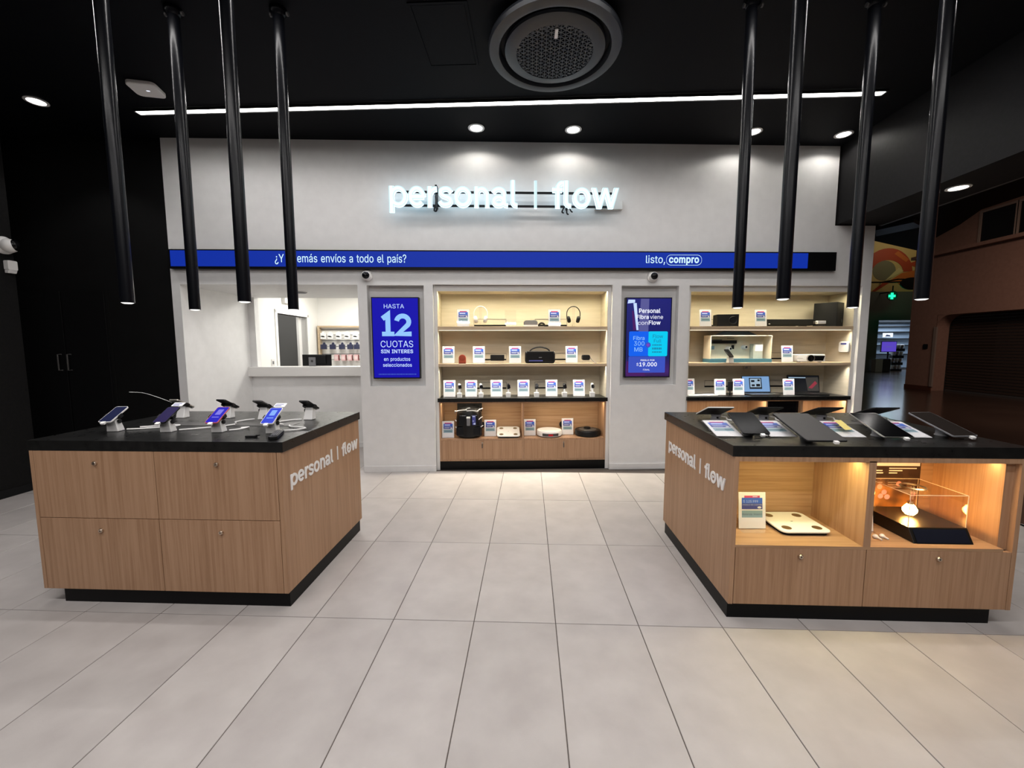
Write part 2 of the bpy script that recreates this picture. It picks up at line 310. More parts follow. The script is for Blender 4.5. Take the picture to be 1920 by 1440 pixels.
GLYPHS = {  # outlines of a plain grotesque in 1/1000 em: advance, then one loop per contour
"$":[447,[202,-74,202,583,244,583,244,-74],[224,-9,188,-7,156,-1,128,9,102,23,81,40,64,60,51,83,42,109,38,137,104,137,108,118,114,102,123,88,136,76,150,66,166,59,224,49,246,50,267,54,286,60,303,69,317,79,329,92,338,106,344,122,346,139,344,154,340,168,332,179,296,205,245,222,184,239,145,253,112,269,86,289,67,313,56,341,52,372,54,400,62,425,75,448,92,468,113,484,138,498,165,508,195,514,227,516,259,514,289,508,316,498,340,484,360,468,377,449,390,427,398,403,401,378,337,378,332,402,320,421,302,437,280,449,254,456,225,459,204,457,185,454,167,448,152,440,139,430,129,418,121,405,117,391,115,376,117,359,122,345,131,334,169,308,212,293,264,279,312,264,359,238,395,198,402,180,407,161,408,139,406,112,399,87,386,64,370,43,349,25,323,11,294,0,261,-7]],
",":[188,[38,-119,68,71,137,71,84,-119]],
".":[188,[95,-4,83,-3,73,1,63,9,55,18,51,29,50,41,51,53,55,64,63,73,73,81,83,85,95,87,107,85,118,81,128,73,135,64,140,53,141,41,140,29,135,18,128,9,118,1,107,-3]],
"0":[453,[227,-7,191,-3,158,7,130,24,105,48,85,77,69,113,57,155,50,202,48,254,50,306,57,353,69,395,85,431,106,461,130,484,159,502,191,512,227,516,262,512,295,502,323,484,348,461,368,431,384,395,396,353,403,306,405,254,403,202,396,155,384,113,368,77,348,48,323,24,295,7,263,-3],[227,50,250,52,271,60,290,74,306,92,320,116,330,144,338,176,342,213,344,254,342,295,338,332,330,365,320,393,306,416,290,435,271,449,250,457,227,460,203,457,182,449,163,435,147,416,134,393,123,365,115,332,111,295,109,254,111,213,115,176,123,144,134,116,147,92,163,74,182,60,203,52]],
"1":[453,[76,0,76,55,391,55,391,0],[276,509,276,0,212,0,212,448,209,448,86,358,86,427,198,509]],
"2":[453,[64,0,64,47,234,229,282,282,311,327,320,371,319,389,315,405,308,419,298,431,287,441,273,449,224,460,205,458,188,454,172,447,159,438,148,427,139,413,132,398,128,381,127,362,66,362,68,391,75,418,86,442,102,464,121,482,143,496,168,507,196,513,225,516,254,513,281,507,306,497,328,482,346,465,361,445,372,423,379,398,381,372,371,318,336,259,267,180,153,60,153,57,389,57,389,0]],
"3":[453,[218,-7,188,-5,159,1,133,10,108,22,88,38,70,57,57,79,48,104,44,132,109,132,112,115,118,100,126,87,137,76,150,66,165,59,219,50,275,61,291,69,304,80,315,93,323,108,328,125,329,145,328,163,323,180,316,196,306,211,292,223,275,234,254,241,229,246,201,248,157,248,157,299,288,448,288,452,70,452,70,509,372,509,372,461,211,278,211,289,247,290,279,286,308,276,333,262,354,244,371,222,383,198,391,173,393,145,390,116,383,90,370,66,354,45,333,27,309,12,281,2,251,-5]],
"5":[453,[221,-7,192,-5,165,1,140,11,118,25,99,41,83,60,71,82,63,105,60,130,122,130,125,115,130,102,138,89,173,60,221,50,241,51,259,56,276,64,291,75,304,89,314,104,322,122,326,141,328,162,326,183,321,203,314,221,303,237,290,251,275,262,257,270,238,275,218,277,167,268,128,246,67,253,96,509,366,509,366,452,151,452,134,301,136,301,178,325,229,334,252,332,274,328,294,321,313,311,330,299,345,285,358,269,370,251,379,231,386,210,390,187,391,163,388,132,381,102,369,76,352,52,332,32,309,15,282,3,253,-4]],
"9":[453,[226,516,256,513,285,506,310,494,333,478,352,458,368,434,380,408,387,378,389,347,387,322,382,296,373,270,315,168,200,0,130,0,301,248,307,248,287,221,257,202,218,195,188,197,161,203,137,214,116,229,98,247,83,269,72,294,66,321,64,352,66,382,73,411,85,436,101,459,120,479,143,494,168,506,196,513],[226,460,207,459,190,454,174,446,160,435,148,423,138,407,131,390,127,372,125,352,127,331,131,313,138,295,148,280,160,268,174,257,190,250,207,245,226,243,245,245,263,249,279,257,293,267,305,280,314,295,322,312,326,330,327,350,326,371,322,390,314,407,305,422,293,435,279,446,263,454,245,459]],
"?":[358,[132,152,132,159,141,230,148,245,157,258,168,269,209,298,247,334,255,349,260,365,262,384,260,399,257,413,250,425,220,452,178,462,137,453,106,425,99,412,94,396,92,378,27,378,30,406,38,430,49,452,64,471,82,487,103,499,126,508,151,514,178,516,206,514,232,508,255,498,275,486,292,470,306,451,316,430,322,407,324,382,322,356,316,332,306,311,292,292,275,276,254,261,219,235,200,205,194,158,194,152],[164,-4,152,-3,141,1,131,9,124,18,120,29,118,41,120,53,124,64,131,73,141,80,152,85,164,86,176,85,186,80,196,73,203,64,208,53,209,41,208,29,203,18,196,9,186,1,176,-3]],
"A":[480,[16,0,201,509,276,509,463,0,395,0,287,302,264,372,232,478,245,478,213,371,191,302,85,0],[110,142,110,199,370,199,370,142]],
"B":[456,[60,0,60,509,241,509,274,507,304,501,329,491,350,477,367,461,381,442,390,421,396,398,398,374,397,353,393,336,387,320,356,286,315,267,315,262,331,260,347,254,363,245,378,234,391,220,402,203,411,184,416,161,418,136,416,111,410,88,400,67,386,48,368,31,344,18,317,8,284,2,247,0],[125,57,245,57,281,60,309,67,330,80,344,96,353,115,355,137,354,153,350,169,342,184,333,197,320,209,306,218,289,225,269,229,248,231,125,231],[125,285,238,285,288,296,302,304,314,314,323,326,330,340,335,355,336,372,333,393,326,412,313,429,294,442,270,449,240,452,125,452]],
"C":[510,[267,-7,225,-3,186,7,150,25,119,49,92,79,70,115,53,157,44,203,40,254,44,305,53,352,70,393,92,429,119,459,150,484,186,501,225,512,267,516,340,504,362,496,383,485,402,471,419,456,435,438,448,418,459,397,467,373,473,348,408,348,389,395,357,428,315,449,267,456,237,453,209,445,184,432,161,414,141,391,125,364,113,332,106,295,103,254,106,213,113,177,125,145,141,117,161,94,184,76,210,63,237,56,267,53,315,60,357,81,389,114,408,160,473,160,467,135,459,112,448,91,435,71,420,53,402,38,383,24,363,13,341,5,317,-2,293,-6]],
"D":[502,[219,0,96,0,96,57,215,57,254,60,288,68,318,81,343,99,363,122,379,149,390,181,397,216,399,255,397,294,390,329,379,361,364,388,344,410,320,428,291,441,258,449,221,452,93,452,93,509,225,509,273,505,315,495,353,478,385,455,412,426,433,391,449,351,458,306,462,255,458,205,449,159,433,119,411,83,384,54,351,31,312,14,268,3],[125,509,125,0,60,0,60,509]],
"E":[419,[60,0,60,509,372,509,372,452,125,452,125,286,355,286,355,229,125,229,125,57,375,57,375,0]],
"F":[410,[60,0,60,509,369,509,369,452,125,452,125,278,346,278,346,221,125,221,125,0]],
"G":[520,[269,-7,225,-3,185,7,149,25,118,49,91,79,69,116,53,157,43,203,40,254,43,305,53,352,69,393,91,429,117,459,149,484,184,501,223,512,265,516,291,514,316,510,340,504,363,494,384,483,403,469,421,453,436,436,449,416,460,395,468,373,474,349,408,349,387,393,356,427,315,448,265,456,236,453,209,445,183,432,160,414,141,392,125,364,113,332,106,295,103,254,106,213,113,177,125,145,141,117,161,95,184,76,210,63,238,56,269,53,296,55,322,61,345,71,365,85,382,102,396,123,407,147,413,173,415,202,434,199,283,199,283,256,478,256,478,200,475,160,466,124,451,91,431,62,406,38,377,19,344,5,308,-4]],
"H":[517,[60,0,60,509,125,509,125,289,392,289,392,509,457,509,457,0,392,0,392,232,125,232,125,0]],
"I":[300,[31,0,31,57,118,57,118,452,31,452,31,509,269,509,269,452,183,452,183,57,269,57,269,0]],
"L":[393,[60,0,60,509,125,509,125,57,361,57,361,0]],
"M":[628,[60,0,60,509,152,509,277,187,287,159,299,123,311,84,322,49,307,49,318,83,330,121,342,158,352,187,476,509,568,509,568,0,504,0,504,291,504,327,505,369,506,413,507,457,513,457,498,409,482,363,467,322,456,291,342,0,286,0,170,291,159,321,145,361,129,408,112,457,119,457,120,416,121,372,122,328,122,291,122,0]],
"N":[523,[60,0,60,509,136,509,343,183,363,151,388,107,414,55,405,54,401,108,399,157,399,195,399,509,463,509,463,0,387,0,202,290,177,331,148,381,108,452,119,454,122,384,124,328,125,291,125,0]],
"O":[533,[267,-7,225,-3,186,7,150,25,119,49,92,79,70,115,53,157,44,203,40,254,44,305,53,352,70,393,92,429,119,459,150,484,186,501,225,512,267,516,309,512,348,501,384,484,415,459,442,429,464,393,480,352,490,305,493,254,490,203,480,157,464,115,442,79,415,49,384,25,348,7,309,-3],[267,53,296,55,324,63,349,76,372,94,392,116,408,144,420,176,428,213,430,254,428,295,420,332,408,365,392,392,372,415,349,433,324,446,296,453,267,456,237,453,210,445,184,433,161,415,142,392,125,364,113,332,106,295,103,254,106,213,113,176,125,144,142,117,161,94,184,76,210,63,237,55]],
"P":[445,[60,0,60,509,235,509,272,506,305,499,332,487,356,471,375,452,390,430,400,404,407,377,409,348,407,318,400,291,390,265,375,243,356,223,332,207,305,195,272,188,235,186,109,186,109,242,233,242,257,244,279,248,297,256,312,266,324,279,333,294,339,310,343,328,344,348,343,367,339,385,333,402,324,416,312,428,297,439,279,446,257,451,232,452,125,452,125,0]],
"R":[449,[60,0,60,509,236,509,273,506,305,500,333,489,356,473,376,455,390,433,401,408,407,381,409,352,407,323,401,296,390,271,376,250,356,232,333,217,305,206,273,200,236,198,96,198,96,255,234,255,258,256,280,260,298,267,313,276,325,287,334,300,340,316,344,333,345,352,344,371,340,389,334,405,325,419,313,430,298,440,279,446,258,451,233,452,125,452,125,0],[353,0,230,229,303,229,428,0]],
"S":[447,[224,-9,188,-7,156,-1,128,9,102,23,81,40,64,60,51,83,42,109,38,137,104,137,108,118,114,102,123,88,136,76,150,66,166,59,224,49,246,50,267,54,286,60,303,69,317,79,329,92,338,106,344,122,346,139,344,154,340,168,332,179,296,205,245,222,184,239,145,253,112,269,86,289,67,313,56,341,52,372,54,400,62,425,75,448,92,468,113,484,138,498,165,508,195,514,227,516,259,514,289,508,316,498,340,484,360,468,377,449,390,427,398,403,401,378,337,378,332,402,320,421,302,437,280,449,254,456,225,459,204,457,185,454,167,448,152,440,139,430,129,418,121,405,117,391,115,376,117,359,122,345,131,334,169,308,212,293,264,279,312,264,359,238,395,198,402,180,407,161,408,139,406,112,399,87,386,64,370,43,349,25,323,11,294,0,261,-7]],
"T":[449,[32,452,32,509,417,509,417,452,257,452,257,0,193,0,193,452]],
"U":[517,[259,-8,220,-6,186,2,154,15,126,33,103,55,85,80,71,108,63,140,60,173,60,509,124,509,124,178,126,155,132,133,141,113,153,95,169,80,187,68,208,59,232,53,259,52,285,53,309,59,331,68,349,80,364,95,377,113,385,133,391,155,393,178,393,509,457,509,457,173,454,140,446,108,433,80,414,55,391,33,363,15,332,2,297,-6]],
"X":[474,[18,0,217,284,217,236,29,509,104,509,178,400,204,361,223,329,243,292,232,292,252,329,272,361,298,400,374,509,446,509,259,239,259,287,456,0,382,0,292,129,268,165,250,195,230,231,244,231,225,196,206,166,182,129,91,0]],
"Y":[472,[203,0,203,208,16,509,91,509,192,344,222,292,250,230,224,230,251,293,280,344,381,509,455,509,268,208,268,0]],
"a":[389,[160,-9,137,-7,115,-3,94,5,76,15,60,29,48,45,38,63,32,84,30,108,32,128,36,146,43,161,53,174,64,184,78,193,125,211,178,220,234,227,265,235,271,240,274,246,276,255,276,257,267,297,240,322,196,331,149,322,118,301,100,274,41,291,51,313,64,331,79,346,95,358,114,368,133,375,194,384,239,379,286,360,300,350,312,336,322,320,330,301,335,278,337,251,337,0,277,0,277,52,272,52,252,25,215,1],[170,45,192,47,211,51,228,59,242,68,254,80,263,93,270,108,274,122,276,138,276,190,259,182,231,176,200,171,175,168,134,159,103,139,97,130,93,118,92,105,102,72,130,52]],
"b":[424,[229,-8,208,-7,189,-3,172,4,138,31,118,59,112,59,112,0,53,0,53,509,114,509,114,319,118,319,137,346,171,373,188,379,207,383,229,384,259,382,287,374,313,361,335,342,354,320,370,293,381,261,388,227,390,189,388,151,381,116,370,84,355,57,336,34,313,16,288,3,260,-6],[220,47,242,49,262,55,279,66,294,80,306,97,316,117,323,139,327,163,328,189,327,215,323,239,316,261,307,281,295,298,280,311,262,322,243,328,220,330,198,328,178,322,161,312,147,299,134,282,125,263,118,241,114,216,113,189,114,162,118,138,125,115,135,95,147,78,162,65,179,55,198,49]],
"c":[396,[207,-8,174,-5,144,3,117,16,93,35,72,58,56,85,44,116,37,150,34,187,37,225,44,260,56,291,72,318,93,341,117,360,144,374,174,382,207,384,260,377,305,356,340,322,362,277,303,262,290,289,270,311,242,325,207,330,184,328,163,321,145,310,130,296,118,278,108,258,102,236,98,212,96,187,98,163,102,139,108,117,118,97,130,80,145,66,163,55,184,49,207,46,243,52,271,66,292,89,304,117,363,102,341,56,306,21,261,-1]],
"d":[424,[195,-8,165,-6,137,3,111,16,89,34,70,57,55,84,43,116,36,151,34,189,36,227,43,261,55,293,70,320,89,342,112,361,137,374,165,382,196,384,218,383,237,379,253,373,287,346,306,319,311,319,311,509,372,509,372,0,313,0,313,59,307,59,287,31,252,4,236,-3,217,-7],[205,47,226,49,246,55,263,65,278,78,290,95,299,115,306,138,310,162,312,189,310,216,306,241,300,263,290,282,278,299,263,312,246,322,227,328,205,330,182,328,162,322,145,311,130,298,118,281,108,261,102,239,98,215,96,189,98,163,102,139,109,117,118,97,130,80,145,66,162,55,182,49]],
"e":[404,[212,-8,177,-5,145,3,117,16,92,35,72,58,56,85,44,116,37,150,34,187,36,224,44,258,55,290,71,317,91,340,115,359,142,373,172,382,205,384,266,374,285,366,303,355,319,341,334,324,347,305,357,282,365,256,370,227,371,194,371,169,75,169,75,221,338,221,310,202,308,226,304,248,298,269,288,286,277,301,263,314,246,323,227,328,205,330,183,328,164,323,146,313,131,301,119,286,109,270,102,251,97,231,96,211,96,178,98,151,102,127,110,106,121,88,135,73,151,61,169,53,190,48,212,46,254,53,285,73,306,105,365,91,358,72,348,55,335,39,320,26,302,14,283,4,261,-3,237,-7]],
"i":[167,[53,0,53,379,114,379,114,0],[84,443,73,444,63,448,54,455,47,463,43,472,41,483,43,494,47,504,54,512,63,518,73,522,84,524,95,522,105,518,114,512,121,504,125,494,126,483,125,472,121,463,114,455,105,448,95,444]],
"l":[189,[139,-2,112,0,91,8,74,20,62,37,55,59,53,84,53,509,114,509,114,99,120,62,126,57,135,53,146,52,160,53,170,54,181,3,162,-1]],
"m":[610,[53,0,53,379,112,379,112,295,108,295,114,314,122,331,132,346,172,376,219,386,245,383,268,375,287,361,303,342,314,320,321,295,312,295,318,312,326,329,337,343,381,375,437,386,458,385,478,380,497,372,514,361,529,346,541,328,550,307,555,283,557,255,557,0,496,0,496,254,493,279,485,298,473,313,456,323,438,329,419,330,402,329,387,326,374,320,345,290,335,247,335,0,274,0,274,260,272,280,265,297,253,311,238,322,220,328,199,330,158,320,145,312,135,302,126,289,119,274,115,257,114,238,114,0]],
"n":[410,[114,227,114,0,53,0,53,379,112,379,112,287,102,287,116,319,132,344,152,362,175,374,200,382,227,384,252,383,275,377,295,369,313,356,328,340,341,321,350,298,355,271,357,240,357,0,296,0,296,235,293,263,286,286,273,304,256,318,235,326,210,329,192,328,176,324,161,317,147,308,136,297,126,283,119,266,115,248]],
"o":[415,[207,-8,174,-5,144,3,117,16,93,35,72,58,56,85,44,116,37,150,34,187,37,225,44,260,56,291,72,318,93,341,117,360,144,374,174,382,207,384,241,382,271,374,299,360,323,341,343,318,359,291,371,260,379,225,381,187,379,150,371,116,359,85,343,58,323,35,299,16,271,3,241,-5],[207,46,231,49,252,55,270,66,285,80,298,97,307,117,314,139,318,163,319,187,318,212,314,236,307,258,298,278,285,296,270,310,252,321,231,328,207,330,184,328,163,321,145,310,130,296,118,278,108,258,102,236,98,212,96,187,98,163,102,139,108,117,118,97,130,80,145,66,163,55,184,49]],
"p":[424,[53,-143,53,379,112,379,112,319,118,319,137,346,171,373,188,379,207,383,229,384,259,382,287,374,313,361,335,342,354,320,370,293,381,261,388,227,390,189,388,151,381,116,370,84,355,57,336,34,313,16,288,3,260,-6,229,-8,208,-7,189,-3,173,4,138,31,118,59,114,59,114,-143],[220,47,242,49,262,55,279,66,294,80,306,97,316,117,323,139,327,163,328,189,327,215,323,239,316,261,307,281,295,298,280,311,262,322,243,328,220,330,198,328,178,322,161,312,147,299,134,282,125,263,118,241,114,216,113,189,114,162,118,138,125,115,135,95,147,78,162,65,179,55,198,49]],
"r":[259,[53,0,53,379,112,379,112,321,115,321,124,339,137,354,152,367,171,377,191,383,213,385,229,384,243,384,243,322,230,324,207,326,190,324,174,321,159,315,146,306,135,296,126,284,119,269,115,254,114,237,114,0]],
"s":[365,[182,-8,157,-7,133,-3,112,3,93,12,76,24,62,38,50,54,41,73,36,94,94,107,101,87,111,72,124,60,141,52,160,47,181,45,206,47,227,53,244,62,258,74,265,88,268,103,266,115,262,126,254,136,243,144,229,150,212,155,149,170,118,180,92,192,72,208,58,227,50,249,47,274,49,295,55,314,65,332,79,347,95,360,115,370,137,378,161,383,187,384,212,383,234,379,254,372,271,363,286,352,299,339,324,290,268,277,262,291,254,304,243,316,228,325,210,331,187,333,166,331,147,326,131,317,119,305,111,292,109,277,110,264,115,253,124,243,172,223,229,209,261,200,287,187,306,171,320,153,328,131,331,107,329,85,323,65,312,47,298,31,281,18,260,6,236,-2,210,-7]],
"t":[227,[204,379,204,327,6,327,6,379],[65,471,126,471,126,98,127,83,130,70,136,61,144,55,156,51,170,50,185,51,202,54,213,2,192,-3,168,-4,138,-1,113,7,92,21,77,41,68,64,65,93]],
"u":[410,[182,-5,158,-3,135,2,115,11,97,23,82,39,69,59,60,82,54,109,53,139,53,379,114,379,114,144,116,117,124,94,137,75,154,61,175,53,200,50,218,51,234,55,249,62,263,71,274,83,283,97,290,113,295,132,296,153,296,379,357,379,357,0,298,0,298,92,307,92,294,60,277,35,257,17,234,5,209,-3]],
"v":[389,[163,0,17,379,84,379,165,155,187,87,206,21,184,21,203,87,224,155,305,379,371,379,226,0]],
"w":[567,[138,0,23,379,87,379,133,214,154,137,175,41,165,41,186,135,206,214,252,379,316,379,362,214,382,136,402,41,391,41,413,135,434,214,480,379,545,379,429,0,368,0,319,172,305,225,291,280,277,338,291,338,277,280,263,225,248,172,199,0]],
"z":[380,[42,0,42,46,254,320,254,323,48,323,48,379,333,379,333,331,126,60,126,56,339,56,339,0]],
"¿":[358,[226,228,226,220,217,150,210,134,201,121,191,110,150,81,112,46,104,31,99,14,97,-4,98,-19,102,-33,108,-45,138,-72,181,-82,221,-73,253,-46,260,-33,265,-17,267,1,331,1,328,-26,321,-51,309,-73,294,-92,277,-108,256,-120,233,-129,208,-134,181,-136,153,-134,127,-129,104,-119,84,-106,67,-90,53,-72,43,-50,37,-27,34,-2,36,24,43,47,53,68,66,87,84,104,104,118,140,144,159,174,165,221,165,228],[195,384,207,383,218,378,227,371,234,361,239,351,240,339,239,327,234,316,227,306,218,299,207,294,195,293,183,294,172,299,163,306,155,316,151,327,149,339,151,351,155,361,163,371,172,378,183,383]],
"á":[389,[160,-9,137,-7,115,-3,94,5,76,15,60,29,48,45,38,63,32,84,30,108,32,128,36,146,43,161,53,174,64,184,78,193,125,211,178,220,234,227,265,235,271,240,274,246,276,255,276,257,267,297,240,322,196,331,149,322,118,301,100,274,41,291,51,313,64,331,79,346,95,358,114,368,133,375,194,384,239,379,286,360,300,350,312,336,322,320,330,301,335,278,337,251,337,0,277,0,277,52,272,52,252,25,215,1],[170,45,192,47,211,51,228,59,242,68,254,80,263,93,270,108,274,122,276,138,276,190,259,182,231,176,200,171,175,168,134,159,103,139,97,130,93,118,92,105,102,72,130,52],[162,429,210,529,278,529,212,429]],
"í":[167,[53,0,53,379,114,379,114,0],[57,429,104,529,173,529,107,429]],}
def text_mb(txt, x0, x1, zb, zt, y=0., depth=0., offset=0., m=0, mb=None):
    """flat lettering facing -y whose outline fills the box x0..x1, zb..zt; offset thickens the strokes"""
    cu = bpy.data.curves.new('lettering', 'CURVE'); cu.dimensions = '2D'; cu.fill_mode = 'FRONT'; x = 0; loops = []
    for ch in txt:
        if ch == ' ': x += 260; continue
        g = GLYPHS[ch]
        for lp in g[1:]:
            sp = cu.splines.new('POLY'); n = len(lp)//2; sp.points.add(n-1); sp.use_cyclic_u = True
            for i in range(n): sp.points[i].co = ((x+lp[2*i])/1000, lp[2*i+1]/1000, 0, 1)
            loops.append([((x+lp[2*i])/1000, lp[2*i+1]/1000) for i in range(n)])
        x += g[0]+int(offset*1000)
    o = bpy.data.objects.new('lettering', cu); C.objects.link(o)
    bpy.context.view_layer.update()
    me = bpy.data.meshes.new_from_object(o.evaluated_get(bpy.context.evaluated_depsgraph_get()))
    bpy.data.objects.remove(o); bpy.data.curves.remove(cu)
    pv = [(v.co.x, v.co.y) for v in me.vertices]; pf = [tuple(p.vertices) for p in me.polygons]; bpy.data.meshes.remove(me)
    if offset:   # heavier weight: a band along every contour
        for lp in loops:
            n = len(lp); nb = []
            for i in range(n):
                p, q, r = Vector(lp[i-1]), Vector(lp[i]), Vector(lp[(i+1) % n]); d1, d2 = (q-p), (r-q)
                d1.normalize(); d2.normalize(); k = Vector((-d1.y-d2.y, d1.x+d2.x))
                k = k.normalized() if k.length > 1e-6 else Vector((-d1.y, d1.x)); c_ = max(.5, k.dot(Vector((-d1.y, d1.x))))
                nb.append((q+k*offset/c_, q-k*offset/c_))
            o_ = len(pv); pv += [(v.x, v.y) for pr_ in nb for v in pr_]
            pf += [(o_+2*i, o_+2*i+1, o_+2*((i+1) % n)+1, o_+2*((i+1) % n)) for i in range(n)]
    xs = [p[0] for p in pv]; ys = [p[1] for p in pv]; a, b, c, d = min(xs), max(xs), min(ys), max(ys)
    vs = [(x0+(p[0]-a)/(b-a)*(x1-x0), y, zb+(p[1]-c)/(d-c)*(zt-zb)) for p in pv]
    mb = mb or MB(); return mb.add(vs, pf, m)

# ------------------------------------------------------------------ stroke lettering for the logo
def ribbon(mb, pts, h, t, closed=False, y=0.):
    P = [Vector((p[0], p[1])) for p in pts]; N = len(P); L = []; R_ = []
    for i in range(N):
        if closed or 0 < i < N-1:
            a = (P[i]-P[i-1]).normalized(); b = (P[(i+1) % N]-P[i]).normalized()
            na = Vector((-a.y, a.x)); nb = Vector((-b.y, b.x)); q = (na+nb)
            if q.length < 1e-6: q = na
            q.normalize(); k = min(1/max(q.dot(na), .3), 2.2)
        else:
            a = (P[1]-P[0] if i == 0 else P[-1]-P[-2]).normalized(); q = Vector((-a.y, a.x)); k = 1
        L.append(P[i]+q*h*k); R_.append(P[i]-q*h*k)
    for i in range(N if closed else N-1):
        j = (i+1) % N
        q = [L[i], R_[i], R_[j], L[j]]
        vs = [(p.x, y-t, p.y) for p in q]+[(p.x, y, p.y) for p in q]
        fs = [(0, 1, 2, 3), (7, 6, 5, 4), (1, 5, 6, 2), (4, 0, 3, 7)]
        if not closed and i == 0: fs.append((4, 5, 1, 0))
        if not closed and i == N-2: fs.append((3, 2, 6, 7))
        mb.add(vs, fs); mb.m[-len(fs)+1:] = [1]*(len(fs)-1)
    return mb
def ell(cx, cy, rx, ry, a0, a1, n=20): return [(cx+rx*math.cos(math.radians(a0+(a1-a0)*i/n)), cy+ry*math.sin(math.radians(a0+(a1-a0)*i/n))) for i in range(n+1)]
def sp2(pts, n=6): return [(p.x, p.y) for p in spline([(a, b, 0) for a, b in pts], n)]
GLY = [  # offset, strokes (points, closed)
    (0, [([(37, -78), (37, 298)], 0), (ell(138, 150, 100, 117, 0, 360, 28)[:-1], 1)]),
    (285, [(ell(128, 150, 95, 117, 0, 318, 26), 0), ([(30, 148), (228, 148)], 0)]),
    (565, [([(37, 0), (37, 296)], 0), (ell(140, 150, 103, 112, 175, 88, 10), 0)]),
    (730, [(sp2([(192, 218), (158, 255), (107, 266), (52, 248), (36, 212), (58, 172), (112, 150), (165, 126), (182, 88), (160, 50), (105, 35), (52, 46), (22, 84)], 4), 0)]),
    (960, [(ell(135, 150, 100, 117, 0, 360, 28)[:-1], 1)]),
    (1260, [([(37, 0), (37, 298)], 0), (ell(118, 165, 81, 100, 178, 0, 12)+[(199, 0)], 0)]),
    (1525, [(sp2([(24, 216), (58, 254), (110, 266), (164, 248), (188, 200), (188, 120), (192, 62), (210, 38), (246, 35)], 5), 0), (ell(106, 92, 72, 58, 0, 360, 22)[:-1], 1)]),
    (1805, [([(37, 395), (37, 90)]+ell(92, 90, 55, 55, 190, 268, 5)+[(108, 35)], 0)]),
    (2165, [([(20, -5), (20, 392)], 0)]),
    (2435, [([(158, 360)]+ell(146, 290, 62, 70, 88, 180, 8)+[(84, 0)], 0), ([(5, 262), (150, 262)], 0)]),
    (2608, [([(37, 395), (37, 90)]+ell(92, 90, 55, 55, 190, 268, 5)+[(115, 35)], 0)]),
    (2742, [(ell(140, 150, 103, 117, 0, 360, 28)[:-1], 1), 'play']),
    (3030, ['bars']),
]
def logo(parent, m, scale, depth, x0=0., z0=0., y=0., hw=37., zs=1., core=None):
    for off, strokes in GLY:
        mb = MB(); t = depth/scale
        for si, st in enumerate(strokes):   # each stroke stands a hair prouder than the one before
            t = (depth+.0005*si)/scale
            if st == 'play': mb.prism([(116, 112), (116, 188), (180, 150)], 'y', -t, 0)
            elif st == 'bars':
                for xa, xb in ((38, 120), (208, 120), (208, 296), (378, 296)):
                    t += .0005/scale; o_ = len(mb.m); mb.prism([(xa-hw*1.06, 298), (xa+hw*1.06, 298), (xb+hw*1.06, 0), (xb-hw*1.06, 0)], 'y', -t, 0); mb.m[o_+2:] = [1]*4
            else: ribbon(mb, st[0], 20 if off == 2165 else hw, t, bool(st[1]))
        for i, p in enumerate(mb.v): mb.v[i] = (x0+(p[0]+off)*scale, y+p[1]*scale, z0+p[2]*scale*zs)
        lt = obj('letter', mb, m, parent)
        if core and off != 2165:
            cb_ = MB()
            for st in strokes:
                if st == 'bars':
                    for xa, xb in ((38, 120), (208, 120), (208, 296), (378, 296)): cb_.prism([(xa-hw*.6, 286), (xa+hw*.6, 286), (xb+hw*.6, 12), (xb-hw*.6, 12)], 'y', -t-.002/scale, -t)
                elif st != 'play': ribbon(cb_, st[0], hw*.60, .002/scale, bool(st[1]), y=-t)
            cb_.v = [(x0+(p[0]+off)*scale, y+p[1]*scale, z0+p[2]*scale*zs) for p in cb_.v]; obj('inner_line', cb_, [core, core], lt)

# ================================================================== SETTING
# floor: slab of grout with 45 x 90 cm tiles
fl = struct('floor', MB().box(-7.0, 4.18, -2.6, 9.0, -.06, -.003), M['grout'])
tw, th, g = .45, .90, .0022
tm = MB(); c_ = .0015
x0, x1, y0, y1 = g, tw-g, g, th-g
tm.add([(x0, y0, -.02), (x1, y0, -.02), (x1, y1, -.02), (x0, y1, -.02), (x0, y0, -c_), (x1, y0, -c_), (x1, y1, -c_), (x0, y1, -c_),
        (x0+c_, y0+c_, 0), (x1-c_, y0+c_, 0), (x1-c_, y1-c_, 0), (x0+c_, y1-c_, 0)],
       [(0, 1, 5, 4), (1, 2, 6, 5), (2, 3, 7, 6), (3, 0, 4, 7), (4, 5, 9, 8), (5, 6, 10, 9), (6, 7, 11, 10), (7, 4, 8, 11), (8, 9, 10, 11)])
tmesh = mesh_of('floor_tile', tm, M['tile'])
TX, TY = -.2999, 2.1231
for i in range(-12, 10):
    for j in range(-4, 5):
        xx, yy = TX+i*tw, TY+j*th
        if xx+tw > 4.4 or xx < -5.75: continue
        if j >= 3 and not (-4.6 < xx < -1.9): continue
        obj('floor_tile', tmesh, None, fl, (xx, yy, 0))
edge = MB().box(4.145, 4.185, -2.6, 5.2, -.02, .0)
struct('trim_1', edge, M['steel'])
struct('floor_mall', MB().box(4.18, 34, -9, 34, -.06, -.002), M['mall_floor'])
# ceiling
struct('ceiling', MB().box(-7.0, 3.64, -2.6, 5.5, 3.8212, 3.9), M['black_ceil'])
hatch = thing('ceiling_hatch', 'square black access panel let into the ceiling beside the round air conditioner', 'hatch', (-.62, 3.27, 3.82), .0)
hb = MB()
for a in ((-.205, .205, -.32, -.30), (-.205, .205, .30, .32), (-.205, -.185, -.30, .30), (.185, .205, -.30, .30)): hb.box(*a, -.006, 0)
obj('rim', hb, M['black_ceil'], hatch); obj('panel', MB().box(-.180, .180, -.295, .295, -.004, -.0005), M['black_ceil'], hatch)
